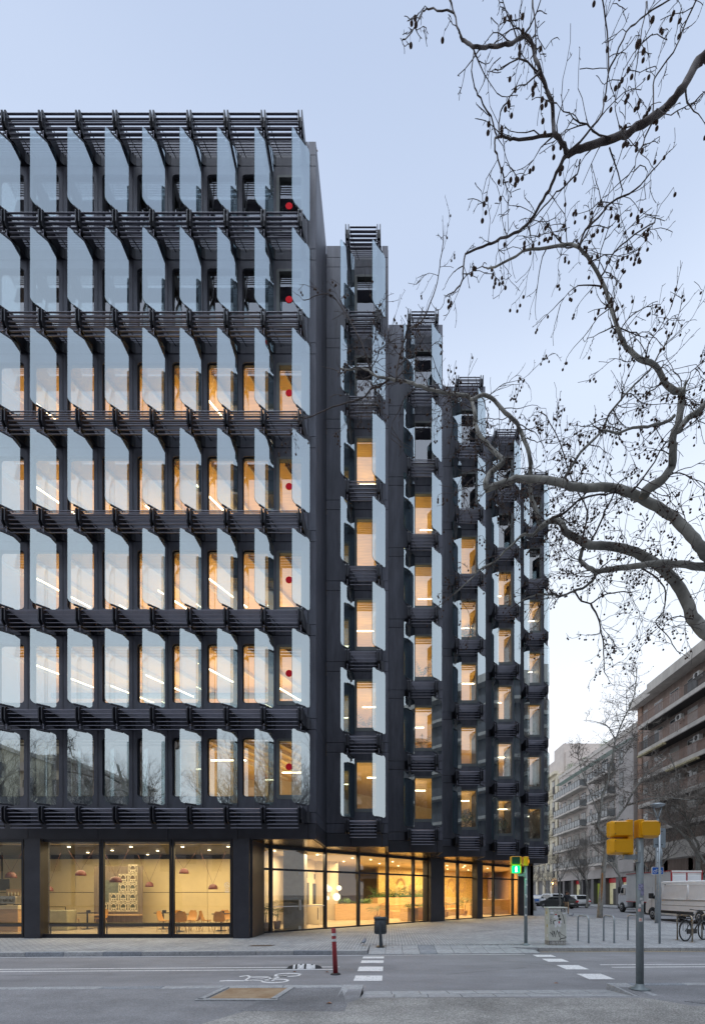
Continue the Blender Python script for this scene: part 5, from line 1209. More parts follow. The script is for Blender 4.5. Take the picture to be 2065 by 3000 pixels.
# corner block of the crossing, chamfered, mirrored in the stepped bays
b = thing('corner_apartment_block', (46, 22, 0), 'chamfered concrete corner block with balconies mirrored in the fins of the stepped bays', 'apartment block')
obj('wall', MB().prism([(FX, 34.9), (FX, 31), (42, 19), (62, 19), (62, 34.9)], 0, 25).mesh(), M['pier'], b, world=True)
for k in range(7):
    z = 4+3.1*k; obj('balcony_slab', MB().prism([(FX-1.2, 34.9), (FX-1.2, 30.5), (41.5, 17.8), (62, 17.8), (62, 19.2), (42.1, 19.1), (FX+.1, 31.1), (FX+.1, 34.9)], z-.35, z).mesh(), M['conc'], b, world=True)
    obj('balcony_front', MB().prism([(FX-1.2, 34.9), (FX-1.2, 30.5), (41.5, 17.8), (62, 17.8), (62, 17.86), (41.55, 17.86), (FX-1.14, 30.55), (FX-1.14, 34.9)], z, z+.95).mesh(), M['pier'], b, world=True)
obj('roof_fascia', MB().prism([(FX-1.2, 34.9), (FX-1.2, 30.5), (41.5, 17.8), (62, 17.8), (62, 34.9)], 25, 25.9).mesh(), M['conc'], b, world=True)

# ================================================================ VEHICLES
M['wpaint'] = mat('white vehicle paint', (.86, .88, .90), .4, 0, .05, 1.5, coat=.1); M['bpaint'] = mat('blue car paint', (.02, .10, .32), .3, .1, .06, coat=.5); M['gpaint'] = mat('grey green car paint', (.12, .13, .12), .3, .3, .06, coat=.5)
M['cglass'] = mat('dark car glass', (.02, .025, .03), .05, 0, 0, spec=1); M['tyre'] = mat('tyre rubber', (.025, .025, .026), .85); M['rimm'] = mat('wheel rim', (.35, .35, .36), .4, .6, .1, 9)
M['tail'] = mat('red tail lamp', (.5, .01, .02), .3, 0, 0, emit=(1, .05, .05), estr=.06); M['plate'] = mat('number plate', (.7, .7, .7), .5, 0, .05); M['trim'] = mat('black trim', (.03, .03, .032), .6)
def profile_body(pts, hw, bev, m, parent, name='body', taper=None):
    n = len(pts); mb = MB()
    L = [(x, -hw*(taper(z) if taper else 1), z) for x, z in pts]; Rr = [(x, -y, z) for x, y, z in L]
    mb.add(L+Rr, [tuple(range(n)), tuple(range(n, 2*n))[::-1]]+[(k, n+k, n+(k+1) % n, (k+1) % n) for k in range(n)])
    return obj(name, bevel(fix(mb.mesh()), bev, 2, 25), m, parent)
def arch(cx, r, z0, n=7): return [(cx+r*math.cos(rad(180-180*k/n)), z0+r*math.sin(rad(180-180*k/n))) for k in range(n+1)]
def wheels(t, xs, hw, r):
    for x in xs:
        for s in (-1, 1):
            w = obj('wheel', MB().lathe([(r-.03, -.11), (r, -.08), (r, .08), (r-.03, .11)], 24).mesh(), M['tyre'], t, (x, s*(hw-.10), r), (rad(90), 0, 0))
            rm = MB().lathe([(r*.62, -.115), (r*.58, -.118)], 20)
            rm2 = MB()
            for k in range(5): A = k*1.2566; rm2.bar((0, 0, 0), (math.cos(A)*r*.5, math.sin(A)*r*.5, 0), r*.16, .02)
            obj('rim', MB().lathe([(r*.60, -.118), (r*.60, .118)], 18).mesh(), M['rimm'], w); obj('hub', MB().lathe([(r*.5, -.121), (r*.5, .121)], 5).mesh(), M['trim'], w)
            obj('hub_cap', MB().lathe([(r*.2, -.125), (r*.2, .125)], 10).mesh(), M['rimm'], w)
def car(loc, rz, label, paint, L=4.3, H=1.5, hw=.88, suv=False):
    # +X forward
    t = thing('parked_car', loc, label, 'car', 'cars standing down the side street', rz); l = L/2; r = .32
    body = [(-l+.04, .30), (-l, .62), (-l+.08, .92), (-l+.22, 1.0), (l-1.25, .98), (l-.25, .80), (l-.02, .62), (l, .35)]+[(l-.4+.0, .22)]+arch(l-.85, .37, .24)[::-1]+arch(-l+.85, .37, .24)[::-1]+[(-l+.3, .22)]
    profile_body(body, hw, .05, paint, t)
    gh = [(-l+.10, .96), (-l+.55, H-.05), (-l+.85, H), (.25, H), (.65, H-.06), (l-1.15, .96)] if not suv else [(-l+.06, .96), (-l+.30, H-.04), (-l+.6, H), (.35, H), (.75, H-.06), (l-1.15, .96)]
    profile_body(gh, hw*.93, .05, paint, t, 'cabin', lambda z: 1-.16*(z-.96)/(H-.96))
    # glass: side bands and rear/front screens
    g1 = MB()
    for s in (-1, 1):
        def sp(x, z): return (x, s*(hw*.93*(1-.16*(z-.96)/(H-.96))+.006), z)
        zt = H-.1; g1.add([sp(-l+.45, 1.02), sp(-l+.75, zt), sp(-.12, zt), sp(-.12, 1.02)], [(0,1,2,3) if s < 0 else (3,2,1,0)]); g1.add([sp(-.05, 1.02), sp(-.05, zt), sp(.35, zt), sp(.95, 1.02)], [(0,1,2,3) if s < 0 else (3,2,1,0)])
    obj('side_windows', g1.mesh(), M['cglass'], t)
    (xa, za), (xb, zb) = gh[0], gh[1]; d = Vector((xb-xa, 0, zb-za)).normalized(); nn = Vector((-d.z, 0, d.x))*.012
    p0 = Vector((xa, 0, za))+d*.06+nn; p1 = Vector((xb, 0, zb))-d*.04+nn; w0, w1 = hw*.80, hw*.68
    obj('rear_window', MB().add([p0+Vector((0, -w0, 0)), p0+Vector((0, w0, 0)), p1+Vector((0, w1, 0)), p1+Vector((0, -w1, 0))], [(0,1,2,3)]).mesh(), M['cglass'], t)
    (xa, za), (xb, zb) = gh[-1], gh[-2]; p0 = Vector((xa, 0, za+.03)); p1 = Vector((xb, 0, zb-.03)); nn = Vector((.012, 0, .012))
    obj('windscreen', MB().add([p0+nn+Vector((0, -w0, 0)), p0+nn+Vector((0, w0, 0)), p1+nn+Vector((0, w1, 0)), p1+nn+Vector((0, -w1, 0))], [(0,1,2,3)]).mesh(), M['cglass'], t)
    for s in (-1, 1):
        obj('tail_lamp', bevel(MB().box(-l-.012, -l+.14, s*(hw-.30), s*(hw+.006), .72, .86).mesh(), .01, 1), M['tail'], t); obj('headlight', bevel(MB().box(l-.25, l-.0, s*(hw-.36), s*(hw+.004), .58, .70).mesh(), .01, 1), M['rimm'], t)
        obj('mirror', bevel(MB().box(l-1.45, l-1.3, s*hw, s*(hw+.16), .98, 1.10).mesh(), .02, 1), paint, t)
    obj('bumper', bevel(MB().box(-l-.03, -l+.1, -hw*.85, hw*.85, .28, .46).mesh(), .02, 1), M['trim'], t); obj('number_plate', MB().box(-l-.035, -l-.02, -.26, .26, .52, .63).mesh(), M['plate'], t)
    wheels(t, (l-.85, -l+.85), hw, r); return t
rd = -.12
car((19.6, 60.2, rd), rad(84), 'blue car farthest left in the line of cars down the side street', M['bpaint'])
car((20.6, 57.0, rd), rad(96), 'white estate car with roof bars behind the dark grey car', M['wpaint'], 4.6, 1.65, suv=True)
car((18.9, 49.8, rd), rad(112), 'dark grey green coupe nearest the camera among the cars', M['gpaint'], 4.2, 1.35)
car((22.3, 53.2, rd), rad(93), 'white hatchback facing away beside the walking man', M['wpaint'], 4.0, 1.5)
# white van: left flank at x=17, nose away from the camera
t = thing('delivery_van', (18.0, 26.4, rd), 'white long panel van with black side strip at the right edge of the street', 'van', None, rad(90))
l = 3.1
pts = [(-l, .38), (-l, 2.2), (-l+.12, 2.42), (l-1.75, 2.46), (l-1.45, 2.38), (l-.72, 1.52), (l-.12, 1.22), (l, .95), (l+.02, .45), (l-.12, .35)]+arch(l-.82, .42, .36)[::-1]+arch(-l+1.05, .42, .36)[::-1]
profile_body(pts, 1.0, .07, M['wpaint'], t, 'body', lambda z: 1 if z < 1.3 else 1-.07*(z-1.3))
def vside(x, z, o=.006): return (x, (1.0*(1 if z < 1.3 else 1-.07*(z-1.3))+o), z)
mb = MB(); mb.add([vside(l-1.62, 1.36, .012), vside(l-.86, 1.36, .012), vside(l-1.30, 2.02, .012), vside(l-1.62, 2.06, .012)], [(3,2,1,0)]); obj('door_window', mb.mesh(), M['cglass'], t)
obj('windscreen', MB().add([(l-.66, -.86, 1.50), (l-.66, .86, 1.50), (l-1.42, .80, 2.36), (l-1.42, -.80, 2.36)], [(0,1,2,3)]).mesh(), M['cglass'], t)
mb = MB()
for x in (l-1.72, l-.75): mb.box(x, x+.015, 1.0, 1.004, .5, 1.3); mb.add([vside(x, 1.3, .005), vside(x+.015, 1.3, .005), vside(x+.015, 2.1, .005), vside(x, 2.1, .005)], [(3,2,1,0)])
mb.box(-l+.05, l-1.8, 1.0, 1.005, .98, 1.0); mb.box(-l+.05, l-1.8, 1.0, 1.004, 1.28, 1.30); obj('panel_seam', mb.mesh(), M['trim'], t)
for x0, x1 in ((-l+.15, -l+2.0), (-l+2.1, l-1.85)):
    m = MB(); z0, z1 = 1.36, 2.2
    for a, b2 in (((x0, z0), (x1, z0)), ((x1, z0), (x1, z1)), ((x1, z1), (x0, z1)), ((x0, z1), (x0, z0))): m.tube([vside(*a, .0), vside(*b2, .0)], .018, 6)
    obj('pressed_panel', m.mesh(), M['wpaint'], t)
obj('side_strip', bevel(MB().box(-l+1.55, l-1.5, .99, 1.03, .50, .66).mesh(), .008, 1), M['trim'], t); obj('front_bumper', bevel(MB().box(l-.30, l+.07, -.97, .99, .30, .78).mesh(), .05, 2), M['trim'], t)
obj('wheel_arch_trim', MB().tube([(x, .99, z) for x, z in arch(l-.82, .44, .36)], .035, 6).mesh(), M['trim'], t)
obj('mirror', bevel(MB().box(l-1.0, l-.8, 1.02, 1.26, 1.38, 1.72).mesh(), .03, 2), M['trim'], t); obj('headlight', bevel(MB().box(l-.32, l-.02, .72, .985, .88, 1.08).mesh(), .02, 1), M['rimm'], t)
obj('door_handle', MB().box(l-1.66, l-1.60, 1.0, 1.03, 1.02, 1.2).mesh(), M['trim'], t); obj('badge', MB().box(l-2.1, l-1.98, .935, .945, 2.2, 2.26).mesh(), M['trim'], t)
wheels(t, (l-.82, -l+1.05), 1.0, .36)
# box truck
t = thing('box_truck', (22.1, 37.0, rd), 'white box truck with red edge trim parked beyond the van', 'truck', None, rad(90))
l = 4.0; M['tpaint'] = mat('greyish truck box', (.78, .78, .76), .5, 0, .08, .8); M['redtrim'] = mat('red trim', (.45, .03, .04), .5, 0, .1)
obj('cargo_box', bevel(MB().box(-l, l-1.75, -1.15, 1.15, .95, 3.40).mesh(), .02, 1), M['tpaint'], t)
mb = MB()
for y in (-1.155, 1.155): mb.bar((-l, y, 3.39), (l-1.75, y, 3.39), .06).bar((-l, y, .98), (l-1.75, y, .98), .06).bar((-l-.0, y, .98), (-l, y, 3.39), .05)
for y in (-1.1, -.03, .03, 1.1): mb.bar((-l-.012, y, 1.0), (-l-.012, y, 3.25), .03)
mb.bar((-l-.012, -1.1, 3.25), (-l-.012, 1.1, 3.25), .03); obj('edge_trim', mb.mesh(), M['redtrim'], t)
for y in (-.56, .56): obj('rear_door', bevel(MB().box(-l-.03, -l-.001, y-.50, y+.50, 1.05, 3.05).mesh(), .01, 1), M['wpaint'], t)
profile_body([(l-1.65, .55), (l-1.65, 2.35), (l-1.45, 2.5), (l-.75, 2.48), (l-.30, 1.75), (l-.06, 1.55), (l, .6), (l-.05, .45)]+arch(l-.75, .46, .42)[::-1], 1.0, .05, M['wpaint'], t, 'cab')
obj('cab_window', MB().add([(l-1.35, 1.01, 1.55), (l-.45, 1.01, 1.55), (l-.72, 1.01, 2.2), (l-1.35, 1.01, 2.2)], [(3,2,1,0)]).mesh(), M['cglass'], t); obj('windscreen', MB().add([(l-.28, -.9, 1.72), (l-.28, .9, 1.72), (l-.76, .85, 2.4), (l-.76, -.85, 2.4)], [(0,1,2,3)]).mesh(), M['cglass'], t)
obj('chassis', MB().box(-l+.1, l-.2, -.5, .5, .5, .94).box(-2.2, -.4, .55, .95, .45, .85).mesh(), M['trim'], t); obj('bumper', bevel(MB().box(l-.2, l+.06, -1, 1, .35, .75).mesh(), .03, 1), M['trim'], t); obj('mirror', bevel(MB().box(l-.6, l-.45, 1.05, 1.25, 1.7, 2.3).mesh(), .03, 1), M['trim'], t)
wheels(t, (l-.75, -l+1.6), 1.05, .42)

# ================================================================ PERSON
t = thing('person', PX(1660, 2683, 33.2)*1, 'man in black jacket and tan trousers walking, one hand raised to his head', 'person', None, rad(160)); t.location.z = 0
V = [(0,0,.93),(0,.0,1.08),(0,.01,1.25),(0,.02,1.40),(0,.01,1.47),(0,-.01,1.53), (.17,.02,1.39),(.27,.04,1.14),(.20,-.12,.98), (-.17,.02,1.39),(-.30,-.10,1.28),(-.14,-.14,1.52), (.09,0,.88),(.10,-.14,.50),(.10,-.02,.10),(.10,-.14,.04), (-.09,0,.88),(-.09,.08,.48),(-.09,.26,.14),(-.09,.18,.04)]
Ed = [(0,1),(1,2),(2,3),(3,4),(4,5),(3,6),(6,7),(7,8),(3,9),(9,10),(10,11),(0,12),(12,13),(13,14),(14,15),(0,16),(16,17),(17,18),(18,19)]
Rd = [.15,.135,.16,.13,.06,.055,.075,.052,.038,.075,.055,.04,.095,.07,.048,.045,.095,.07,.048,.045]
me = bpy.data.meshes.new('body'); me.from_pydata(V, Ed, []); bo_ = bpy.data.objects.new('body', me); C.objects.link(bo_)
md = bo_.modifiers.new('s', 'SKIN'); me.skin_vertices[0].data[0].use_root = True
for i, r in enumerate(Rd): me.skin_vertices[0].data[i].radius = (r, r*.8)
bo_.modifiers.new('ss', 'SUBSURF').levels = 2
me2 = bpy.data.meshes.new_from_object(bo_.evaluated_get(bpy.context.evaluated_depsgraph_get())); bpy.data.objects.remove(bo_)
me2.materials.clear()
o = obj('body', me2, [mat('black jacket', (.02, .022, .03), .8), mat('tan trousers', (.36, .24, .14), .8), mat('skin', (.45, .26, .18), .6), M['trim']], t)
for p in me2.polygons:
    p.use_smooth = True; z = p.center.z; x = p.center.x
    p.material_index = 3 if z < .09 else 1 if z < .95 and abs(x) < .19 and not (z > .9 and x > .15) else 2 if (z > 1.49 or (z < 1.02 and x > .17)) else 0
hd = obj('head', MB().lathe([(.02, -.13), (.06, -.11), (.078, -.03), (.082, .04), (.065, .10), (.02, .125)], 16).mesh(), bpy.data.materials['skin'], t, (0, -.02, 1.62))
obj('hair', MB().lathe([(.086, .0), (.089, .05), (.07, .11), (.02, .135)], 16).mesh(), mat('brown hair', (.06, .04, .03), .9), hd, (0, .012, .0)); obj('nose', MB().lathe([(.016, -.02), (.004, .03)], 6).mesh(), bpy.data.materials['skin'], hd, (0, -.085, -.01))
for s in (-1, 1): obj('ear', MB().lathe([(.015, -.02), (.018, 0), (.01, .02)], 6).mesh(), bpy.data.materials['skin'], hd, (s*.083, .0, -.01))
for s, c in ((1, (.20, -.14, .93)), (-1, (-.12, -.15, 1.57))):
    for k in range(5): a = Vector(c)+Vector((-.03+.015*k, 0, 0)); obj('finger', MB().tube([a, a+Vector((0, -.01, -.07 if s > 0 else .06))], [.010, .006], 6).mesh(), bpy.data.materials['skin'], t)

# ================================================================ TREES
M['bark'] = mat('mottled plane tree bark', (.20, .198, .185), .85, 0, .3, 7, .4, 25, col2=(.33, .325, .295)); M['bark2'] = mat('twig and silhouetted limb bark', (.075, .06, .058), .85, 0, .3, 10); M['seed'] = mat('brown seed ball', (.075, .045, .033), .95, 0, .4, 60, .8, 120)
M['barkd'] = mat('bare tree bark', (.19, .17, .15), .85, 0, .3, 5)
def curve(pts, rs, per=3, jit=.0, rnd=R):
    "Catmull-Rom resample"
    out = []; ro = []; P_ = [pts[0]]+list(pts)+[pts[-1]]
    for i in range(len(pts)-1):
        p0, p1, p2, p3 = P_[i:i+4]
        for k in range(per):
            t = k/per; a = .5*((2*p1)+(p2-p0)*t+(2*p0-5*p1+4*p2-p3)*t*t+(3*p1-p0-3*p2+p3)*t**3)
            out.append(a+Vector((rnd.gauss(0, jit), rnd.gauss(0, jit), rnd.gauss(0, jit)))); ro.append(rs[i]*(1-t)+rs[i+1]*t)
    out.append(pts[-1]); ro.append(rs[-1]); return out, ro
def limb(pix, D0, D1, r0, r1, wob=.12):
    n = len(pix); res = []; rs = []
    rnd = random.Random(int(pix[0][0]*7+pix[0][1]))
    for i, (x, y) in enumerate(pix):
        t = i/(n-1); D = D0+(D1-D0)*t+rnd.uniform(-wob, wob)*(0 < i); res.append(PX(x, y, D)); rs.append((r0+(r1-r0)*t**.62)*D/1301)
    return curve(res, rs, 3, .004, rnd)
tw_v = MB(); balls = []
rt = random.Random(21)
def twig(p, d, L, r, depth, mb, balls, drop=.0, bp=.5):
    n = max(4, int(L/.07)); pts = [p.copy()]; rs = [r]; seg = L/n; d = d.normalized(); kids = []
    for i in range(n):
        d = (d+Vector((rt.gauss(0, .22), rt.gauss(0, .22), rt.gauss(0, .22)-drop*.05))).normalized()
        p = p+d*seg; pts.append(p.copy()); rs.append(max(.0026, r*(1-.7*(i+1)/n)))
        if depth > 0 and rt.random() < .42:
            nd = (d+Vector((rt.uniform(-1, 1), rt.uniform(-1, 1), rt.uniform(-1, .8)))).normalized(); kids.append((p.copy(), nd, L*rt.uniform(.3, .6), r*.6))
        if rt.random() < .35:      # buds and spurs
            sd = Vector((rt.uniform(-1, 1), rt.uniform(-1, 1), rt.uniform(-1, 1))).normalized(); mb.tube([p, p+sd*rt.uniform(.012, .035)], [.0030, .0016], 3, caps=False)
    mb.tube(pts, rs, 3 if depth == 0 else 4, caps=False)
    if balls is not None and rt.random() < bp*(.38 if p.y < 5 else .72):
        for _ in range(rt.choice((1, 1, 2, 3))):
            k = rt.randrange(max(1, len(pts)-3), len(pts)); q = pts[k]; b_ = q+Vector((rt.uniform(-.03, .03), rt.uniform(-.03, .03), -rt.uniform(.04, .10)))
            mb.tube([q, b_], .0014, 3, caps=False); balls.append(b_)
    for k in kids: twig(*k, depth-1, mb, balls, drop, bp)
tree = thing('plane_tree', (7.3, 6.9, 0), 'bare plane tree whose seed hung branches reach across the sky from beyond the right edge', 'tree')
tk, tr_ = curve([Vector((7.3, 6.9, -.05)), Vector((7.35, 6.9, 2)), Vector((7.2, 6.95, 4.2)), Vector((6.9, 6.9, 6.2)), Vector((6.6, 6.2, 8.0)), Vector((6.3, 5.6, 10.5))], [.34, .27, .24, .17, .13, .07])
obj('trunk', MB().tube(tk, tr_, 14).mesh(), M['bark'], tree, world=True)
LB = [
 # name, pixels, D0, D1, r0, r1, twig density per m, twig length, ball prob, lead-in point
 ([(2065,163),(2033,197),(2011,242),(1977,288),(1943,324),(1898,355),(1864,372),(1836,395),(1780,412),(1729,423),(1689,440),(1661,451)], 4.2, 4.0, 12, 7, 3.0, .5, .5, Vector((6.35, 5.8, 9.2))),
 ([(1661,451),(1644,417),(1625,395),(1622,350),(1616,304),(1599,254),(1582,203),(1565,158),(1554,124),(1537,104),(1503,124),(1470,132),(1436,135),(1396,138),(1368,127),(1348,104)], 4.0, 3.8, 6.5, 3.6, 4, .3, .5, None),
 ([(1348,104),(1343,85),(1331,39),(1317,0)], 3.8, 3.8, 2.6, 2, 3, .25, .5, None),
 ([(1331,39),(1295,31),(1255,25),(1238,34),(1221,62),(1207,93),(1179,116)], 3.8, 3.7, 2.2, 1.3, 3, .15, .4, None),
 ([(1625,395),(1560,403),(1503,409),(1481,401),(1455,401),(1450,429),(1458,468),(1472,513),(1475,541)], 4.0, 3.9, 4, 1.8, 4, .25, .6, None),
 ([(1455,401),(1436,344),(1407,288),(1391,254),(1382,209),(1388,152)], 3.9, 3.8, 2.2, 1.6, 3, .2, .5, None),
 ([(1460,398),(1464,350),(1470,316),(1486,293),(1503,271)], 3.9, 4.0, 2.2, 1.5, 3, .2, .4, None),
 ([(1661,451),(1644,479),(1622,524),(1599,575),(1571,620),(1543,657),(1504,686),(1451,705),(1414,724),(1365,747),(1357,795),(1354,825),(1331,856)], 4.0, 4.6, 5.5, 1.8, 4, .3, .5, None),
 ([(1661,451),(1717,395),(1763,333),(1768,293),(1782,214),(1777,90),(1765,0)], 4.0, 4.1, 3, 1.8, 4, .3, .5, None),
 ([(1782,214),(1813,141),(1847,79),(1892,45),(1955,3)], 4.1, 4.2, 2.4, 1.6, 4, .3, .5, None),
 ([(1895,0),(1881,85),(1864,186),(1860,237)], 4.2, 4.2, 1.8, 1.2, 3, .2, .5, None),
 ([(2040,0),(2000,85),(1971,158),(1926,214),(1915,248),(1912,338)], 4.3, 4.2, 2.2, 1.8, 4, .3, .6, None),
 ([(1560,0),(1565,68),(1571,158)], 4.0, 4.0, 2.2, 1.6, 3, .25, .3, None),
 ([(1701,462),(1689,508),(1650,547),(1616,581),(1582,620),(1554,654)], 4.0, 4.3, 2.2, 1.5, 5, .25, .5, None),
 ([(1787,432),(1803,490),(1819,541),(1822,564)], 4.1, 4.2, 2, 1.3, 4, .2, .5, None),
 ([(2065,1185),(2045,1207),(2011,1230),(1991,1262)], 5.6, 5.5, 9, 7, 2, .5, .6, Vector((6.5, 6.2, 8.6))),
 ([(1887,1455),(1898,1433),(1938,1410),(1966,1371),(1971,1326),(1971,1280),(1991,1224),(1997,1162),(2000,1151),(1971,1145),(1949,1123),(1918,1074),(1873,1051),(1835,1014),(1812,976),(1790,901),(1760,818),(1730,765),(1696,728),(1662,717),(1602,728),(1534,739),(1467,777),(1429,788)], 6.2, 5.0, 15, 2.2, 4.5, .55, .6, None),
 ([(2000,1151),(2006,1130),(2014,1117)], 5.6, 5.6, 6, 3, 0, .1, 0, None),
 ([(1696,728),(1715,675),(1752,638),(1791,592),(1842,570),(1892,524),(1935,474)], 5.0, 4.7, 3.5, 1.5, 5, .35, .6, None),
 ([(1760,815),(1797,743),(1857,690),(1918,653)], 5.1, 5.0, 2.4, 1.5, 5, .35, .6, None),
 ([(1977,1218),(1955,1235),(1898,1252),(1853,1255),(1808,1269),(1763,1263)], 5.6, 5.8, 5, 2.6, 5, .5, .7, None),
 ([(2065,1624),(2045,1596),(2011,1557),(1971,1517),(1926,1489),(1887,1467),(1842,1444),(1802,1433),(1763,1427),(1718,1433),(1673,1427),(1644,1416),(1588,1407),(1526,1405),(1503,1407),(1464,1421),(1424,1436)], 6.2, 6.6, 15.5, 8.5, 4.5, .6, .6, Vector((7.2, 6.95, 6.0))),
 ([(1424,1436),(1422,1416),(1436,1388),(1470,1359),(1467,1342),(1436,1314),(1402,1269),(1391,1241),(1391,1213),(1379,1173),(1362,1159),(1323,1156),(1278,1148),(1233,1134),(1199,1123),(1165,1116),(1132,1110),(1104,1105),(1085,1090),(1061,1081),(1023,1086),(999,1081)], 6.6, 7.4, 9, 2.0, 5.5, .6, .45, None),
 ([(1160,1116),(1166,1067),(1185,995),(1194,967),(1223,952),(1247,924),(1261,886),(1280,829),(1290,762),(1299,710)], 7.1, 7.2, 3, 1.2, 4, .3, .3, None),
 ([(1140,1114),(1118,1129),(1085,1143),(1070,1162),(1037,1176),(975,1195),(909,1224),(880,1224)], 7.2, 7.5, 3, 1.3, 4, .45, .3, None),
 ([(1085,1090),(1060,1010),(1000,900),(960,860),(905,878)], 7.3, 7.4, 2, 1.0, 3, .4, .2, None),
 ([(1379,1173),(1415,1160),(1447,1173),(1481,1213),(1509,1235),(1526,1269),(1548,1326),(1554,1382),(1554,1450),(1568,1489),(1579,1529),(1585,1548)], 6.7, 6.9, 4.5, 6.5, 5.5, .6, .6, None),
 ([(2065,1850),(2045,1833),(2022,1799),(2011,1765),(1983,1715),(1949,1675),(1904,1641),(1842,1613),(1785,1602),(1729,1599),(1689,1579),(1656,1560),(1644,1534),(1627,1526),(1605,1531),(1582,1548)], 6.4, 6.9, 20, 7, 4.5, .6, .6, Vector((7.25, 6.95, 4.6))),
 ([(1582,1545),(1560,1571),(1532,1568),(1515,1585),(1481,1613),(1458,1641),(1407,1670),(1368,1709),(1329,1743)], 6.9, 7.2, 5.5, 1.6, 5, .5, .45, None),
 ([(1616,1520),(1650,1506),(1678,1483),(1706,1461),(1757,1450)], 6.8, 6.6, 4, 2.4, 5, .5, .6, None),
 ([(1650,1410),(1701,1326),(1763,1264),(1785,1213),(1819,1173),(1859,1128),(1898,1090),(1930,1040),(1965,980)], 6.5, 6.0, 4.5, 1.8, 5.5, .6, .6, None),
 ([(1729,1595),(1757,1534),(1780,1483),(1802,1440)], 6.7, 6.4, 3.2, 2.2, 5, .5, .6, None),
 ([(2065,1664),(2011,1658),(1954,1653),(1898,1655),(1842,1664),(1785,1670),(1751,1678),(1723,1664),(1701,1647),(1701,1630),(1712,1600)], 6.3, 6.8, 11, 5, 5, .6, .6, Vector((7.2, 6.9, 5.4))),
 ([(1746,1681),(1735,1703),(1706,1726),(1678,1734),(1650,1748),(1605,1743),(1560,1748),(1526,1765)], 6.8, 7.1, 5, 1.8, 5, .5, .5, None),
 ([(1684,1731),(1695,1754),(1729,1771),(1763,1748),(1813,1737),(1847,1737)], 6.8, 6.7, 3, 1.4, 5, .5, .5, None),
 ([(1729,1771),(1751,1810),(1763,1856),(1768,1901),(1768,1946),(1772,1975)], 6.8, 6.8, 3, 1.2, 6, .4, .6, None),
 ([(1870,1660),(1926,1698),(1949,1737),(1943,1794),(1921,1827),(1954,1861),(1977,1901)], 6.6, 6.5, 2.6, 1.2, 4, .35, .5, None),
 ([(1700,1600),(1720,1500),(1680,1420),(1640,1300),(1600,1220)], 6.6, 6.7, 3, 1.5, 5.5, .5, .6, None),
 ([(1850,1444),(1900,1380),(1950,1300),(2030,1240)], 6.0, 5.8, 3, 1.5, 5, .5, .6, None),
]
for pix, D0_, D1_, r0, r1, dens, tl, bp, lead in LB:
    pts, rs = limb(pix, D0_, D1_, r0, r1)
    if lead is not None:
        s0 = pts[0]; dirn = (pts[0]-pts[3]).normalized(); pre, pr_ = curve([lead, (lead+s0)/2+dirn*.5, s0], [rs[0]*1.6, rs[0]*1.25, rs[0]], 5); pts = pre[:-1]+pts; rs = pr_[:-1]+rs; off = len(pre)
    else: off = 0
    if r0 > 4.2: obj('limb', MB().tube(pts, rs, 10 if r0 > 8 else 7).mesh(), M['bark2'] if D0_ < 4.6 else M['bark'], tree, world=True)  # nearest limbs get darker bark: their backlit silhouette put into the colour
    else: tw_v.tube(pts, rs, 6)
    Ltot = sum((pts[i+1]-pts[i]).length for i in range(off, len(pts)-1)); k = int(Ltot*dens*(1.15 if D0_ < 5.5 else 1.6))
    for _ in range(k):
        i = rt.randrange(max(off, 1), len(pts)-1); ax = (pts[i+1]-pts[i]).normalized()
        d = Vector((rt.uniform(-1, 1), rt.uniform(-.7, .7), rt.uniform(-1, .9)))+ax*.6; L = tl*rt.uniform(.45, 1.5)
        twig(pts[i], d, L, min(.0085, rs[i]*.6)*rt.uniform(.6, 1), 2 if L > .35 else 1, tw_v, balls, .6, bp)
    d = (pts[-1]-pts[-2])
    if r1 < 3: twig(pts[-1], d, tl*.8, rs[-1], 1, tw_v, balls, .6, bp)
obj('twigs', tw_v.mesh(), M['bark2'], tree, world=True)['kind'] = 'stuff'
def ico(r, sub=1):
    bm = bmesh.new(); bmesh.ops.create_icosphere(bm, subdivisions=sub, radius=r); rr = random.Random(2)
    for v in bm.verts: v.co *= 1+rr.uniform(-.06, .06)
    me = bpy.data.meshes.new('seed_ball'); bm.to_mesh(me); bm.free(); return me
sb = ico(.0155, 2); balls.sort(key=lambda b: b.y)
print('balls', len(balls), 'twig tris', len(tw_v.f)*2)
for b_ in balls[:300]: obj('seed_ball', sb, M['seed'], tree, b_, world=True)
sm_ = ico(.0155, 1); vv = [v.co.copy() for v in sm_.vertices]; ff = [tuple(p.vertices) for p in sm_.polygons]; mb = MB()
for b_ in balls[300:]: mb.add([v+b_ for v in vv], ff, 0, True)
if mb.v: obj('seed_ball', mb.mesh(), M['seed'], tree, world=True)['kind'] = 'stuff'

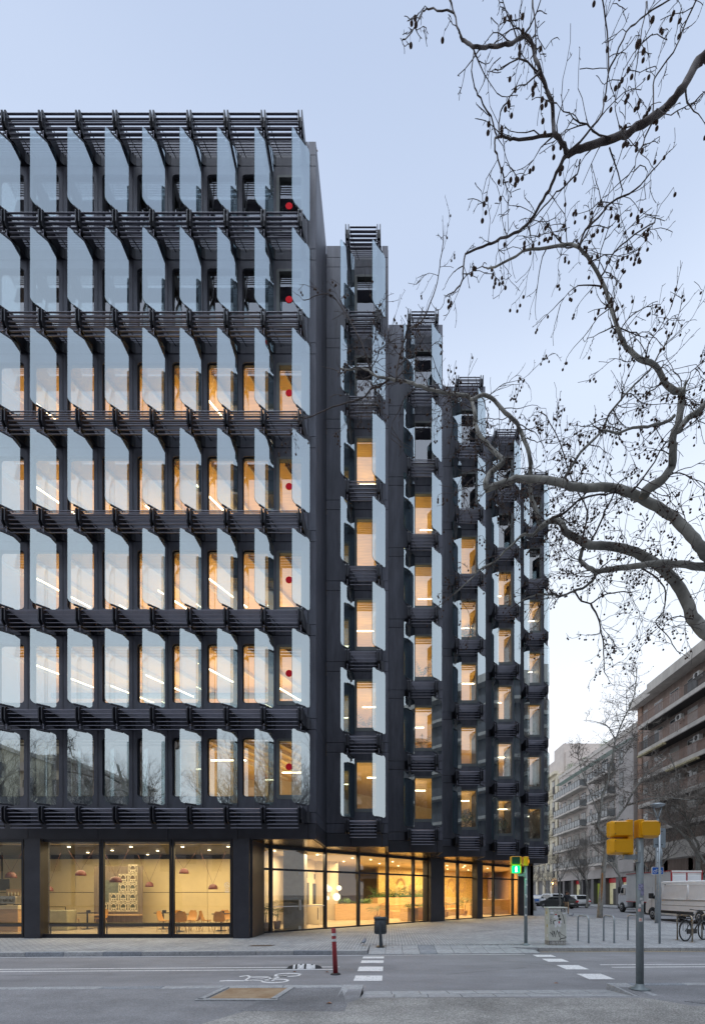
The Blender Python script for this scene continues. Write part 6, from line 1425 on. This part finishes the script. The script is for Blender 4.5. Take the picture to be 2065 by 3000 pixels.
# generic bare trees ------------------------------------------------------------
def gtree(seed, H, r0, spread=.55, levels=5, start=None, dens=1.0, fine=.012):
    rn = random.Random(seed); big = MB(); tw = MB()
    def grow(p, d, L, r, lev):
        n = max(3, int(4*L/max(.6, L)))+1; pts = [p.copy()]; rs = [r]; q = p.copy()
        for i in range(n):
            d = (d+Vector((rn.gauss(0, .13), rn.gauss(0, .13), rn.gauss(0, .06)+.05))).normalized(); q = q+d*L/n; pts.append(q.copy()); rs.append(r*(1-.4*(i+1)/n))
            if lev > 0 and i >= n//2 and rn.random() < .55*dens: 
                nd = (d*.6+Vector((rn.uniform(-1, 1), rn.uniform(-1, 1), rn.uniform(-.2, .7)))*spread*1.4).normalized(); grow(q, nd, L*rn.uniform(.5, .75), r*.45, lev-1)
        (big if lev >= levels-1 else tw).tube(pts, rs, 8 if lev >= levels-1 else (4 if lev > 1 else 3), caps=False)
        if lev > 0:
            k = 3 if lev < levels-1 else 2+(rn.random() < .6)
            for j in range(k):
                az = rn.uniform(0, 6.283); sd = Vector((math.cos(az), math.sin(az), 0)); nd = (d+sd*spread*rn.uniform(.6, 1.3)).normalized(); grow(q, nd, L*rn.uniform(.58, .82), rs[-1]*rn.uniform(.62, .82), lev-1)
    if start:
        pts, rs = curve(*start, 3); big.tube(pts, rs, 10); 
        grow(pts[-1], (pts[-1]-pts[-2]).normalized(), H*.2, rs[-1], levels-1)
    else: grow(Vector((0, 0, 0)), Vector((rn.uniform(-.06, .06), rn.uniform(-.06, .06), 1)), H*.33, r0, levels)
    return big, tw, grow
def place_tree(loc, seed, H, r0, label, levels=5, dens=1.0, spread=.55, name='street_tree', group='bare street trees'):
    big, tw, _ = gtree(seed, H, r0, spread, levels, None, dens); t = thing(name, loc, label, 'tree', group)
    obj('trunk', big.mesh(), M['bark'], t); obj('crown', tw.mesh(), M['barkd'], t)['kind'] = 'stuff'; return t
# hero street tree in the middle distance, traced
t = thing('street_tree', PX(1755, 2692, 28.9)*1, 'leaning plane tree with scarred trunk between the bike racks and the truck', 'tree', 'bare street trees'); t.location.z = 0; WL[t.name] = Vector((t.location.x, t.location.y, 0))
def trace(pix, D0_, D1_, r0, r1): return limb(pix, D0_, D1_, r0, r1, .15)
big = MB(); pts, rs = trace([(1757,2694),(1759,2643),(1765,2587),(1770,2530),(1776,2483),(1778,2459),(1767,2444),(1754,2433),(1750,2421),(1757,2391),(1765,2333),(1778,2301),(1784,2270),(1797,2207),(1803,2170),(1825,2113),(1841,2082),(1856,2044),(1863,2004),(1866,1957)], 28.9, 28.6, 8.5, 1)
rs = [max(r, .02) for r in rs]; big.tube(pts, rs, 12); tw = MB(); T1 = [(pts, 8)]
for pix, D1_, r0, r1 in (([(1778,2459),(1804,2404),(1834,2364),(1853,2326),(1878,2289),(1903,2260),(1950,2225)], 27.5, 4.5, 1.5), ([(1803,2167),(1790,2148),(1778,2129),(1740,2116),(1709,2113)], 29, 2, .6), ([(1797,2207),(1840,2180),(1880,2150),(1900,2110)], 28, 2, .6), ([(1834,2364),(1890,2345),(1960,2340),(2040,2350)], 26.5, 3, 1), ([(1757,2395),(1730,2330),(1700,2250),(1690,2200)], 29.5, 2.2, .7), ([(1768,2320),(1820,2230),(1850,2180)], 29, 2.2, .8)):
    p2, r2 = trace(pix, 28.8, D1_, r0, r1); big.tube(p2, r2, 8); T1.append((p2, 7))
obj('trunk', big.mesh(), M['bark'], t, world=True)
obj('bark_scar', MB().prism([(0,0)], 0, 0).mesh() if False else MB().add([PX(1763,2560,28.55), PX(1767,2562,28.55), PX(1766,2600,28.55), PX(1762,2650,28.55), PX(1760,2610,28.55)], [(0,1,2,3,4)]).mesh(), mat('orange wood scar', (.28, .13, .05), .9, 0, .4, 9), t, world=True)
def far_twigs(mb, chains, dens, L0, r0, rn, b=None):
    for pts, dn in chains:
        Lt = sum((pts[i+1]-pts[i]).length for i in range(len(pts)-1)); n0 = len(pts)//3
        for _ in range(int(Lt*dens)):
            i = rn.randrange(n0, len(pts)-1)
            def g(p, d, L, r, lev):
                q = p; P_ = [p]; 
                for k in range(5):
                    d = (d+Vector((rn.gauss(0, .25), rn.gauss(0, .25), rn.gauss(0, .2)))).normalized(); q = q+d*L/5; P_.append(q)
                    if lev and rn.random() < .75: g(q, (d+Vector((rn.uniform(-1, 1), rn.uniform(-1, 1), rn.uniform(-.8, .9)))).normalized(), L*rn.uniform(.45, .7), r*.6, lev-1)
                mb.tube(P_, [r, r*.9, r*.8, r*.65, r*.5, r*.35], 3, caps=False)
                if b is not None and lev == 0 and rn.random() < .25: b.append(q)
            g(pts[i], Vector((rn.uniform(-1, 1), rn.uniform(-1, 1), rn.uniform(-.3, 1))).normalized(), L0*rn.uniform(.5, 1.2), r0, 2)
fb = []; far_twigs(tw, T1, 3.8, 1.3, .022, random.Random(4), fb)
obj('twigs', tw.mesh(), M['barkd'], t, world=True)['kind'] = 'stuff'
mb = MB(); s2 = ico(.03, 1); vv = [v.co.copy() for v in s2.vertices]; ff = [tuple(p.vertices) for p in s2.polygons]
for q in fb: mb.add([v+q for v in vv], ff)
obj('seed_ball', mb.mesh(), M['seed'], t, world=True)['kind'] = 'stuff'
# tree behind the truck, traced fork
t = thing('street_tree', PX(2044, 2680, 38)*1, 'forked tree rising behind the box truck at the right edge', 'tree', 'bare street trees'); t.location.z = 0; WL[t.name] = Vector((t.location.x, t.location.y, 0))
big = MB(); CH = []
for pix, r0, r1, D1_ in (([(2046,2668),(2044,2600),(2044,2505),(2039,2494)], 7, 6, 38), ([(2041,2498),(2026,2480),(2017,2464),(1994,2442),(1973,2423),(1950,2414),(1920,2390),(1890,2380)], 5, 1.5, 37), ([(2042,2500),(2046,2480),(2030,2451),(2017,2425),(2010,2398),(1990,2330),(1985,2280),(1960,2210)], 4.5, 1.2, 37.5), ([(2015,2420),(2040,2370),(2070,2300),(2090,2240)], 3, 1, 37), ([(1994,2442),(1960,2400),(1930,2320),(1900,2260)], 2.5, .8, 37), ([(2010,2398),(1990,2380),(1940,2340),(1880,2330)], 2.5, .8, 36)):
    p2, r2 = limb(pix, 38, D1_, r0, r1, .2); big.tube(p2, r2, 9); CH.append((p2, 7))
obj('trunk', big.mesh(), M['bark'], t, world=True); tw = MB(); far_twigs(tw, CH[1:], 6, 1.8, .024, random.Random(8)); obj('twigs', tw.mesh(), M['barkd'], t, world=True)['kind'] = 'stuff'
place_tree((px(1567, 40.8), 40.8, 0), 3, 11, .17, 'slender tree at the far left of the side street beside the office corner', 4)
place_tree((px(1638, 46), 46, -.02), 5, 9, .12, 'thin young tree in front of the cars behind the graffiti cabinet', 4, spread=.6)
place_tree((px(1719, 50), 50, 0), 9, 8.5, .16, 'dark bare tree on the far pavement beside the white hatchback', 5, 1.1, .6)
place_tree((25.7, 48.5, 0), 18, 11, .22, 'bare tree between the brown block and the stone block', 5, 1.2, .65)
place_tree((25.7, 37.2, 0), 27, 11.5, .22, 'bare tree just left of the forked tree behind the truck', 5, 1.2, .65)
place_tree((25.9, 60, 0), 12, 9.5, .17, 'bare tree in front of the stone block balconies', 5, 1.1)
place_tree((25.8, 71, 0), 14, 9.5, .18, 'farther bare tree before the stone block arcade', 5)
place_tree((25.9, 84, 0), 15, 10, .18, 'bare tree in front of the cream building', 4)
place_tree((26.1, 44.5, 0), 17, 10, .2, 'densely twigged tree against the left end of the brown brick block', 5, 1.2, .6)
place_tree((26.3, 31.2, 0), 19, 10, .2, 'tree crown at the right edge in front of the brown brick block', 5, 1.1, .6)
place_tree((13.4, 52, 0), 23, 10, .16, 'second slender tree behind the office corner', 4)
t0 = place_tree((15.5, 7.0, 0), 31, 15, .34, 'avenue tree right of the viewpoint, mirrored in the fins', 5, 1.15, .6, group='avenue trees mirrored in the glass')
for x, y, rz, l in ((8.8, -1.8, 2.2, 'tree standing just behind the viewpoint on its right, mirrored in the lowest fins'), (15.5, -2.6, .4, 'second tree behind the viewpoint on its right, mirrored in the lowest fins'), (1.5, -5.2, 3.7, 'tree directly behind the viewpoint, mirrored in the windows'), (24, 6.8, 1, 'avenue tree second to the right of the viewpoint, mirrored in the fins'), (33, 6.5, 2, 'avenue tree third to the right, mirrored in the fins'), (6, -6, 3, 'tree on the median behind the viewpoint, mirrored in the glass'), (17, -6.5, 4.5, 'second median tree behind the viewpoint, mirrored in the glass'), (28, -6, 5.2, 'third median tree behind the viewpoint, mirrored in the glass'), (-7, -6.5, .6, 'median tree behind and left of the viewpoint, mirrored in the glass'), (-18, -6, 1.7, 'median tree far behind and left of the viewpoint, mirrored in the glass')): dup(t0, (x, y, 0), rz, l)
